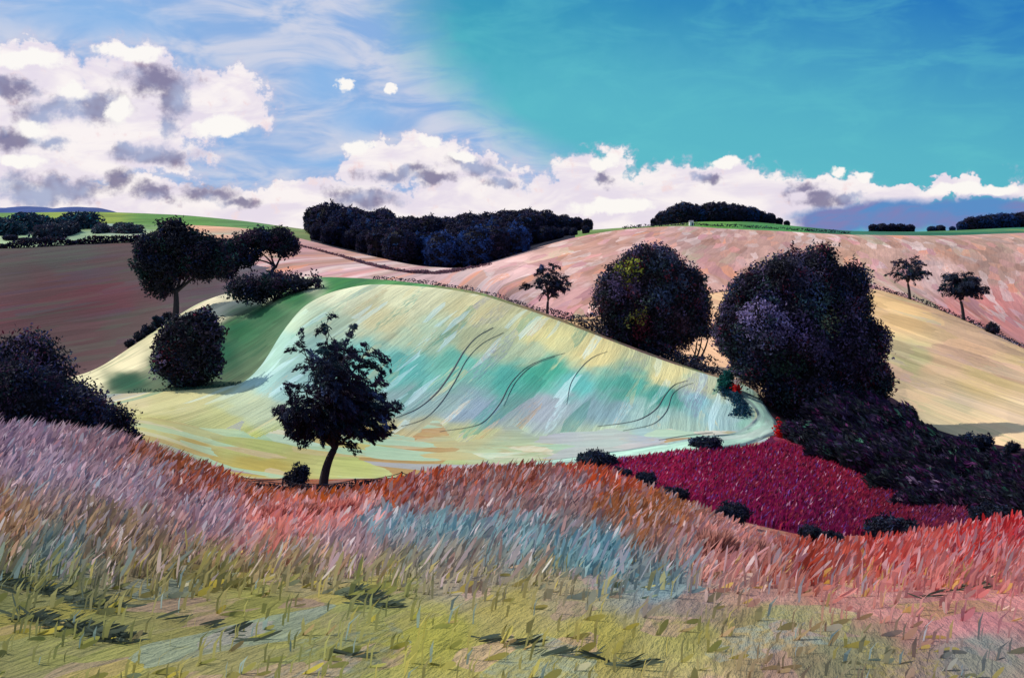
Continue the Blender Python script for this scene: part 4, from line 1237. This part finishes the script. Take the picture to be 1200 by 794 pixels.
# ------------------------------------------------------------------ tall grass of the near bank
def blades(g, P, H, W, lean, col, rng):
    n = len(P)
    yaw = rng.normal(0, 0.6, n)
    S = np.stack([np.cos(yaw), np.sin(yaw), np.zeros(n)], -1)
    H = H[:, None]; W = W[:, None]
    up = np.array([0, 0, 1.0])
    p0 = P - up * 0.03
    p1 = P + up * H * 0.55 + lean * H * 0.22
    p2 = P + up * H * 0.92 + lean * H * 0.75
    V = np.stack([p0 - S*W*0.3, p0 + S*W*0.3, p1 + S*W*0.5, p1 - S*W*0.5, p2], 1).reshape(-1, 3)
    f = np.arange(n)[:, None] * 5
    C5 = np.repeat(col, 5, 0)
    k = g.k
    g.add(V, np.concatenate([f, f + 1, f + 2, f + 3], 1), 4, C5)
    tri = np.concatenate([f + 3, f + 2, f + 4], 1)
    g.f.append((tri + k).ravel()); g.n.append(np.full(n, 3))


def grass_patch(n, ylo, yhi, seed, hscale=1.0):
    rng = np.random.default_rng(seed)
    u = rng.uniform(-0.80, 0.80, n); x = CX + F * u
    yc = table(YT, x)[2]
    Y = ylo * (yhi * yc / ylo) ** rng.uniform(0, 1, n)
    z = height(x, Y); v = VH - F * z / Y
    return rng, x, Y, z, v, yc


def build_grass(n, seed):
    rng, x, Y, z, v, yc = grass_patch(n, 5.0, 1.06, seed)
    keep = rng.random(n) < np.where(v > 622, np.clip(1 - (v - 622) / 85, 0.04, 1), 1.0)
    x, Y, z, v, yc = x[keep], Y[keep], z[keep], v[keep], yc[keep]; n = len(x)
    P = np.stack([(x - CX) / F * Y, Y, z], -1)
    col = tint('bank', x, v - 6, jitter=14, seed=77)
    # mixed in: pale plumes, blue grey, dark and ochre blades growing in their own patches
    r = rng.random(n); pn = fbm(P[:, 0] * 0.9, P[:, 1] * 0.6, seed=31)
    def mixin(mask, rgb, k):
        col[mask] = col[mask] * (1 - k) + lin(rgb) * GAIN * k
    mixin((r < 0.10) & (v < 690), (236, 200, 200), 0.6)
    mixin((r > 0.10) & (r < 0.20) & (pn > 0.5), (130, 170, 180), 0.55)
    mixin((r > 0.20) & (r < 0.28) & (pn < 0.5) & (v < 650), (110, 92, 100), 0.45)
    mixin((r > 0.30) & (r < 0.38) & (v > 670), (196, 176, 70), 0.6)
    lum = col.mean(1, keepdims=True); col = lum + (col - lum) * 0.88
    col *= rng.uniform(0.82, 1.18, (n, 1)) * 1.45; col = np.minimum(col, 0.85)
    t = np.clip((Y - 6) / 30, 0, 1)
    near = np.clip((v - 640) / 120, 0, 1)
    crest = np.clip((yc - Y - np.interp(x, [260, 300, 440, 490], [0, 7, 7, 0])) / 9.0, 0, 1)
    low = np.interp(x, [-300, 200, 270, 300, 420, 470, 690, 740, 900, 1500], [0.95, 0.95, 0.45, 0.10, 0.10, 0.36, 0.36, 0.25, 0.42, 0.5])
    H = (0.20 + 0.36 * t) * (low + (1 - low) * crest) * rng.uniform(0.55, 1.3, n) * (1 - 0.35 * near) * (0.6 + 0.8 * fbm(P[:, 0] * 0.5, P[:, 1] * 0.4, seed=8))
    W = (0.014 + 0.065 * t) * rng.uniform(0.5, 1.5, n) * np.where(rng.random(n) < 0.12, 2.2, 1.0)
    a = rng.normal(0.25, 0.6, n)
    lean = np.stack([np.cos(a) * 0.75, np.sin(a) * 0.5, np.zeros(n)], -1) * rng.uniform(0.3, 1.3, n)[:, None]
    g = Geo(); blades(g, P, H, W, lean, col, rng)
    # broad plumes and seed heads standing among the thin blades
    k = rng.choice(n, 14000, replace=False)
    k = k[(yc[k] - Y[k] > np.interp(x[k], [260, 300, 450, 490], [3.0, 11.0, 11.0, 3.0])) & (v[k] < 690) & (rng.random(len(k)) < np.clip(1.2 - np.abs(v[k] - 620) / 110, 0.2, 1))]
    pc = tint('bank', x[k], v[k] - 6, jitter=22, seed=177) * 1.5
    q = rng.random(len(k))
    for lo, hi, rgb, f in ((0, .16, (228, 196, 200), .45), (.16, .28, (150, 178, 184), .4), (.28, .38, (228, 150, 140), .35), (.38, .48, (130, 104, 122), .4), (.48, .52, (240, 226, 220), .6)):
        mk = (q >= lo) & (q < hi); pc[mk] = pc[mk] * (1 - f) + lin(rgb) * 1.1 * f
    hh = (0.24 + 0.38 * t[k]) * rng.uniform(0.7, 1.25, len(k)) * np.where((x[k] > 270) & (x[k] < 700), 0.35 + 0.65 * crest[k], 1)
    ww = (0.02 + 0.085 * t[k]) * rng.uniform(0.6, 1.4, len(k))
    Q = P[k] + np.stack([np.zeros(len(k)), np.zeros(len(k)), hh * 0.35], -1)
    D = np.stack([rng.normal(0.55, 0.28, len(k)), rng.normal(0, 0.2, len(k)), np.ones(len(k))], -1)
    strokes(g, Q + unit(D) * hh[:, None] * 0.22, D, hh * 0.85, ww, np.minimum(pc * rng.uniform(0.8, 1.25, (len(k), 1)), 0.85), rng)
    # short broad tufts on the lower slope
    k = np.nonzero(v > 640)[0]; k = rng.choice(k, min(len(k), 4200), replace=False)
    pc = tint('bank', x[k], v[k] - 4, jitter=26, seed=277) * 1.5
    q = rng.random(len(k))
    for lo, hi, rgb, f in ((0, .12, (206, 184, 70), .6), (.12, .24, (120, 130, 70), .5), (.24, .32, (190, 150, 120), .5), (.32, .40, (130, 150, 140), .5), (.40, .46, (222, 214, 190), .5)):
        mk = (q >= lo) & (q < hi); pc[mk] = pc[mk] * (1 - f) + lin(rgb) * 1.1 * f
    L_ = rng.uniform(0.14, 0.30, len(k)) * (0.55 + 0.45 * t[k] * 3); W_ = L_ * rng.uniform(0.18, 0.34, len(k))
    D = np.stack([np.abs(rng.normal(1.0, 0.5, len(k))), rng.normal(0.2, 0.4, len(k)), rng.uniform(0.12, 0.6, len(k))], -1)
    strokes(g, P[k] + unit(D) * L_[:, None] * 0.38, D, L_, W_, np.minimum(pc * rng.uniform(0.85, 1.2, (len(k), 1)), 0.85), rng)
    return g


o = link('tall_grass', build_grass(84000, 501).mesh('tall_grass'), M_GRASS)
tag(o, 'tall mauve, blue, red and olive grass covering the near bank', 'grass', kind='stuff')

# low plants of the wine red field
rng = np.random.default_rng(15); n = 26000
x = rng.uniform(700, 1130, n); f = rng.random(n)
yy = table(YT, x); Y = yy[3] + (yy[4] - yy[3]) * f
P = np.stack([(x - CX) / F * Y, Y, height(x, Y)], -1)
col = tint('wine', x, VH - F * P[:, 2] / Y, seed=301) * rng.uniform(0.8, 1.5, (n, 1)) * 1.45
q = rng.random(n)
for lo, hi, rgb in ((0, .10, (150, 50, 60)), (.10, .16, (120, 70, 140)), (.16, .18, (210, 150, 170)), (.18, .26, (70, 14, 44))):
    mk = (q >= lo) & (q < hi); col[mk] = lin(rgb) * rng.uniform(0.8, 1.3, (mk.sum(), 1))
g = Geo(); a = rng.normal(0.5, 0.6, n)
blades(g, P, rng.uniform(0.15, 0.42, n), rng.uniform(0.04, 0.13, n), np.stack([np.cos(a), np.sin(a) * 0.5, np.zeros(n)], -1) * rng.uniform(0.2, 1.0, (n, 1)), col, rng)
tag(link('crop_plants', g.mesh('crop_plants'), M_GRASS), 'low wine red crop plants covering the field in the dip', 'crop', kind='stuff')

# dark sedge along the old ruts in the foreground
rng = np.random.default_rng(9)
pts = []
for line, n in [([(-30, 676), (60, 698), (120, 712), (200, 726), (280, 744), (360, 762)], 520), ([(548, 745), (590, 752), (640, 764), (700, 768), (745, 782)], 420), ([(395, 690), (440, 708), (475, 722)], 160),
                ([(20, 720), (60, 735), (150, 752)], 240), ([(1080, 700), (1140, 690), (1200, 668)], 60), ([(330, 775), (380, 772), (420, 770)], 420)]:
    L_ = np.array(line, float)
    s = np.concatenate([[0], np.cumsum(np.hypot(*np.diff(L_, axis=0).T))])
    for u in rng.uniform(0, s[-1], n):
        q = at(np.interp(u, s, L_[:, 0]) + rng.normal(0, 3), np.interp(u, s, L_[:, 1]) + rng.normal(0, 2.5))
        pts.append(q)
pts = np.array(pts)
pts = pts[fbm(pts[:, 0] * 1.6, pts[:, 1] * 1.3, seed=41) + rng.normal(0, 0.06, len(pts)) > 0.47]; n = len(pts)
g = Geo()
D = np.stack([rng.normal(1.0, 0.35, n) * np.where(rng.random(n) < 0.2, -1, 1), rng.normal(-0.1, 0.35, n), rng.uniform(0.05, 0.45, n)], -1)
L_ = rng.uniform(0.07, 0.22, n)
strokes(g, pts + unit(D) * L_[:, None] * 0.4 + np.array([0, 0, 0.01]), D, L_, L_ * rng.uniform(0.06, 0.13, n), lin((80, 88, 74)) * rng.uniform(0.5, 1.9, (n, 1)), rng)
tag(link('sedge_grass', g.mesh('sedge_grass'), M_GRASS), 'dark sedge tufts lining the old ruts low on the bank', 'grass', kind='stuff')


# pink plumed clumps standing out of the grass
def plume_clump(x, v, wpx, hpx, label, seed, rgb):
    p = at(x, v); m_ = pxm(p[1]); rng = np.random.default_rng(seed)
    n = 900
    a = rng.uniform(0, 6.283, n); r = np.sqrt(rng.uniform(0, 1, n)) * wpx * m_ * 0.45
    P = np.stack([np.cos(a) * r, np.sin(a) * r * 0.7, np.zeros(n)], -1)
    P[:, 2] = ground(P[:, 0] + p[0], P[:, 1] + p[1]) - p[2]
    H = hpx * m_ * np.sqrt(np.clip(1.05 - (r / (wpx * m_ * 0.5)) ** 2, 0.1, 1)) * rng.uniform(0.7, 1.1, n)
    lean = P / (wpx * m_) * np.array([1.2, 1.0, 0]) + np.array([0.25, 0, 0])
    g_ = Geo(); blades(g_, P, H, rng.uniform(0.03, 0.07, n), lean, np.broadcast_to(lin(rgb) * GAIN, (n, 3)) * rng.uniform(0.7, 1.2, (n, 1)), rng)
    tag(link('grass_clump', g_.mesh('grass_clump'), M_GRASS, loc=p), label, 'grass clump', 'pink grass clumps on the bank')


plume_clump(320, 622, 44, 34, 'salmon pink grass clump below the windswept tree, left of three', 1, (226, 140, 126))
plume_clump(356, 618, 44, 32, 'salmon pink grass clump below the windswept tree, middle of three', 2, (230, 146, 128))
plume_clump(396, 616, 50, 36, 'salmon pink grass clump below the windswept tree, right of three', 3, (226, 142, 126))
plume_clump(836, 660, 52, 44, 'peach pink grass clump under the wine red field, larger left one', 4, (222, 160, 142))
plume_clump(884, 662, 44, 34, 'peach pink grass clump under the wine red field, smaller right one', 5, (230, 166, 150))

# ------------------------------------------------------------------ sky, sun, camera
SUN_EL, SUN_AZ = 42.0, -62.0        # degrees; azimuth from straight ahead, minus = left
w = bpy.data.worlds.new('World'); SC.world = w; w.use_nodes = True
nt = w.node_tree
for n_ in list(nt.nodes):
    nt.nodes.remove(n_)
b = N(nt)
wout = b.node('ShaderNodeOutputWorld')
sky = b.node('ShaderNodeTexSky', sky_type='NISHITA')
sky.sun_disc = False
sky.sun_elevation = math.radians(SUN_EL)
sky.sun_rotation = math.radians(SUN_AZ)
sky.air_density = 1.2; sky.dust_density = 0.6; sky.ozone_density = 3.0
bg1 = b.node('ShaderNodeBackground'); nt.links.new(sky.outputs[0], bg1.inputs[0]); bg1.inputs[1].default_value = 0.10

dirv = b.node('ShaderNodeTexCoord').outputs['Generated']
dx, dy, dz = b.sep(dirv)
az = b.math('ARCTAN2', dx, dy)
el = b.math('ARCSINE', dz)
K = 1000.0


def A(x, v):
    """sight line column/row -> (azimuth, elevation) in milliradians"""
    X, Z = (x - CX) / F, (VH - v) / F
    return math.atan(X) * K, math.asin(Z / math.sqrt(1 + X * X + Z * Z)) * K


azm = b.math('MULTIPLY', az, K); elm = b.math('MULTIPLY', el, K)
P0 = b.comb(azm, elm, 0)
n1 = b.noise(P0, 0.011, 5.0, 0.6)[1]
n2 = b.noise(b.vmath('ADD', P0, (900, 300, 0)), 0.04, 4.0, 0.6)[1]
warp = b.vmath('ADD', b.vmath('MULTIPLY', b.vmath('SUBTRACT', n1, (.5, .5, .5)), (60, 44, 0)), b.vmath('MULTIPLY', b.vmath('SUBTRACT', n2, (.5, .5, .5)), (52, 40, 0)))
PW = b.vmath('ADD', P0, warp)
PS = b.vmath('ADD', P0, b.vmath('MULTIPLY', warp, (0.35, 0.35, 0)))


def blobs(vec, items):
    """highest of a set of soft ellipses (column, row, half width, half height)"""
    f = None
    for (x, v, rx, ry) in items:
        cx, cy = A(x, v)
        d = b.vmath('MULTIPLY', b.vmath('SUBTRACT', vec, (cx, cy, 0)), (F / 1000 / rx, F / 1000 / ry, 0))
        n_ = b.node('ShaderNodeVectorMath', operation='LENGTH'); b.put(n_.inputs[0], d)
        e = b.math('SUBTRACT', 1.0, n_.outputs['Value'])
        f = e if f is None else b.math('MAXIMUM', f, e)
    return f


fine = b.noise(P0, 0.06, 5.0, 0.65)[0]
strk = b.noise(b.vmath('MULTIPLY', P0, (0.4, 1.2, 1)), 0.03, 4.0, 0.6, 0.6)[0]
X_, E_, _ = b.sep(PS)
# clear sky: turquoise, deeper blue high on the right, pale lilac blue on the left
g_up = b.smooth(b.math('ADD', E_, b.math('MULTIPLY', X_, 0.22)), 130, 345)
clear = b.mix(g_up, tuple(lin((84, 182, 200))), tuple(lin((4, 104, 188))))
clear = b.mix(b.smooth(b.math('ADD', b.math('SUBTRACT', E_, b.math('MULTIPLY', X_, 0.15)), b.math('MULTIPLY', fine, 60)), 150, 270), clear, b.mix(g_up, tuple(lin((62, 170, 188))), tuple(lin((8, 106, 186)))))
clear = b.mix(b.smooth(strk, 0.42, 0.72, 0, 0.35), clear, tuple(lin((96, 196, 204))))
leftness = b.smooth(b.math('ADD', b.math('SUBTRACT', X_, b.math('MULTIPLY', b.math('MULTIPLY', b.math('SUBTRACT', 225.0, E_), b.math('SUBTRACT', 225.0, E_)), 0.0065)), b.math('MULTIPLY', b.math('SUBTRACT', strk, 0.5), 60)), -150, -45)
pale = b.mix(b.smooth(strk, 0.36, 0.64), tuple(lin((138, 176, 226))), tuple(lin((204, 210, 230))))
pale = b.mix(b.smooth(blobs(PS, [(380, 100, 50, 45), (420, 140, 60, 30), (420, 190, 160, 14), (110, 20, 150, 40)]), 0.0, 0.9, 0, 0.8), pale, tuple(lin((136, 182, 232))))
skyc = b.mix(leftness, pale, clear)
# cloud masses
white_items = [(40, 110, 70, 60), (0, 90, 60, 50), (160, 110, 90, 66), (250, 120, 80, 46), (120, 170, 130, 46), (30, 190, 100, 40), (100, 240, 220, 30), (260, 232, 160, 26), (330, 235, 120, 26), (420, 245, 100, 40), (440, 195, 50, 32),
               (500, 190, 60, 34), (560, 205, 70, 30), (560, 245, 140, 40), (700, 205, 60, 34), (680, 235, 120, 40), (790, 225, 90, 34), (850, 215, 90, 30), (880, 245, 110, 34), (960, 228, 90, 22), (1040, 228, 80, 12), (1120, 224, 110, 11), (-160, 150, 150, 110), (-400, 200, 240, 60), (1400, 200, 160, 40), (1700, 180, 200, 70), (750, 262, 260, 30), (200, 262, 300, 26), (480, 265, 140, 20)]
fw = blobs(PW, white_items)
mw = b.smooth(b.math('ADD', fw, b.math('MULTIPLY', b.math('SUBTRACT', fine, 0.5), 0.9)), -0.02, 0.30)
cloud = b.mix(b.smooth(strk, 0.38, 0.62), tuple(lin((232, 222, 236))), tuple(lin((252, 244, 244))))
cloud = b.mix(b.smooth(fine, 0.55, 0.75), cloud, tuple(lin((244, 220, 222))))
cloud = b.mix(b.smooth(mw, 0.35, 0.95), tuple(lin((196, 196, 222))), cloud)
skyc = b.mix(mw, skyc, cloud)
# grey violet undersides
gp = [(185, 92, 46, 18), (205, 112, 26, 26), (196, 142, 16, 18), (180, 178, 48, 14), (150, 172, 20, 10), (60, 130, 34, 16), (14, 104, 26, 14), (10, 160, 40, 16), (60, 170, 26, 9), (60, 222, 76, 16), (140, 212, 20, 14), (180, 228, 22, 10), (240, 222, 36, 12), (280, 232, 30, 8), (110, 125, 40, 18),
      (470, 204, 44, 9), (510, 212, 30, 8), (560, 196, 40, 10), (586, 212, 22, 8), (430, 232, 50, 12), (710, 206, 12, 11), (820, 208, 16, 8), (965, 233, 26, 9), (995, 234, 22, 7), (940, 222, 20, 8)]
gp = [(a, c, d * 1.2, e * 1.25) for a, c, d, e in gp]
n1s = b.noise(b.vmath('ADD', P0, (50, 770, 0)), 0.02, 3.0, 0.6)[0]
mg = b.smooth(b.math('ADD', blobs(b.vmath('ADD', P0, b.vmath('MULTIPLY', warp, (0.8, 0.7, 0))), gp), b.math('MULTIPLY', b.math('SUBTRACT', fine, 0.5), 1.4)), 0.0, 0.75)
grey = b.mix(b.smooth(n1s, 0.40, 0.60), tuple(lin((104, 98, 142))), tuple(lin((150, 164, 202))))
skyc = b.mix(b.math('MULTIPLY', mg, 0.85), skyc, grey)
# blue violet bank low on the right
bank = [(975, 258, 60, 20), (1050, 252, 90, 24), (1150, 252, 110, 26), (1290, 250, 150, 28), (1500, 250, 200, 30)]
mbk = b.smooth(b.math('ADD', blobs(b.vmath('ADD', P0, b.vmath('MULTIPLY', warp, (0.3, 0.16, 0))), bank), b.math('MULTIPLY', b.math('SUBTRACT', fine, 0.5), 0.3)), 0.05, 0.45)
skyc = b.mix(mbk, skyc, b.mix(b.smooth(strk, 0.4, 0.62), tuple(lin((84, 140, 200))), tuple(lin((124, 128, 184)))))
# bright tops
bt = [(150, 62, 50, 11), (140, 128, 18, 18), (80, 105, 20, 14), (30, 70, 50, 12), (405, 100, 10, 12), (454, 107, 11, 7), (420, 172, 26, 10), (504, 168, 20, 9), (708, 190, 24, 12), (852, 190, 30, 8), (984, 204, 16, 8), (1014, 210, 12, 7), (1140, 222, 66, 8), (40, 150, 24, 12), (260, 150, 40, 16), (30, 190, 30, 10), (720, 240, 70, 12), (545, 186, 20, 8)]
mb = b.smooth(b.math('ADD', blobs(b.vmath('ADD', P0, b.vmath('MULTIPLY', warp, (0.5, 0.4, 0))), bt), b.math('MULTIPLY', b.math('SUBTRACT', fine, 0.5), 1.2)), 0.08, 0.45)
skyc = b.mix(mb, skyc, tuple(lin((254, 250, 246))))
bg2 = b.node('ShaderNodeBackground'); b.put(bg2.inputs[0], skyc); bg2.inputs[1].default_value = 1.0
mxs = b.node('ShaderNodeMixShader'); mxs.inputs[0].default_value = 0.96
nt.links.new(bg1.outputs[0], mxs.inputs[1]); nt.links.new(bg2.outputs[0], mxs.inputs[2])
nt.links.new(mxs.outputs[0], wout.inputs[0])

sd = bpy.data.lights.new('sun', 'SUN'); sd.energy = 4.0; sd.angle = math.radians(0.6); sd.color = (1.0, 0.955, 0.90)
so = bpy.data.objects.new('sun', sd); COL.objects.link(so)
e_, a_ = math.radians(SUN_EL), math.radians(SUN_AZ)
to_sun = Vector((math.sin(a_) * math.cos(e_), math.cos(a_) * math.cos(e_), math.sin(e_)))
so.rotation_euler = to_sun.to_track_quat('Z', 'Y').to_euler()
so.location = (-60, 60, 80)

cd = bpy.data.cameras.new('camera'); cam = bpy.data.objects.new('camera', cd); COL.objects.link(cam)
cam.location = (0, 0, 0); cam.rotation_euler = (math.radians(90), 0, 0)
cd.sensor_width = 36; cd.lens = F / 1200 * 36
cd.shift_y = -(397 - VH) / 1200
cd.clip_start = 0.1; cd.clip_end = 20000
SC.camera = cam
SC.view_settings.view_transform = 'Standard'
SC.view_settings.look = 'None'
SC.view_settings.exposure = 0.0
SC.view_settings.gamma = 1.0
SC.view_settings.use_curve_mapping = False
SC.cycles.use_denoising = True
SC.cycles.max_bounces = 5
SC.cycles.transparent_max_bounces = 4
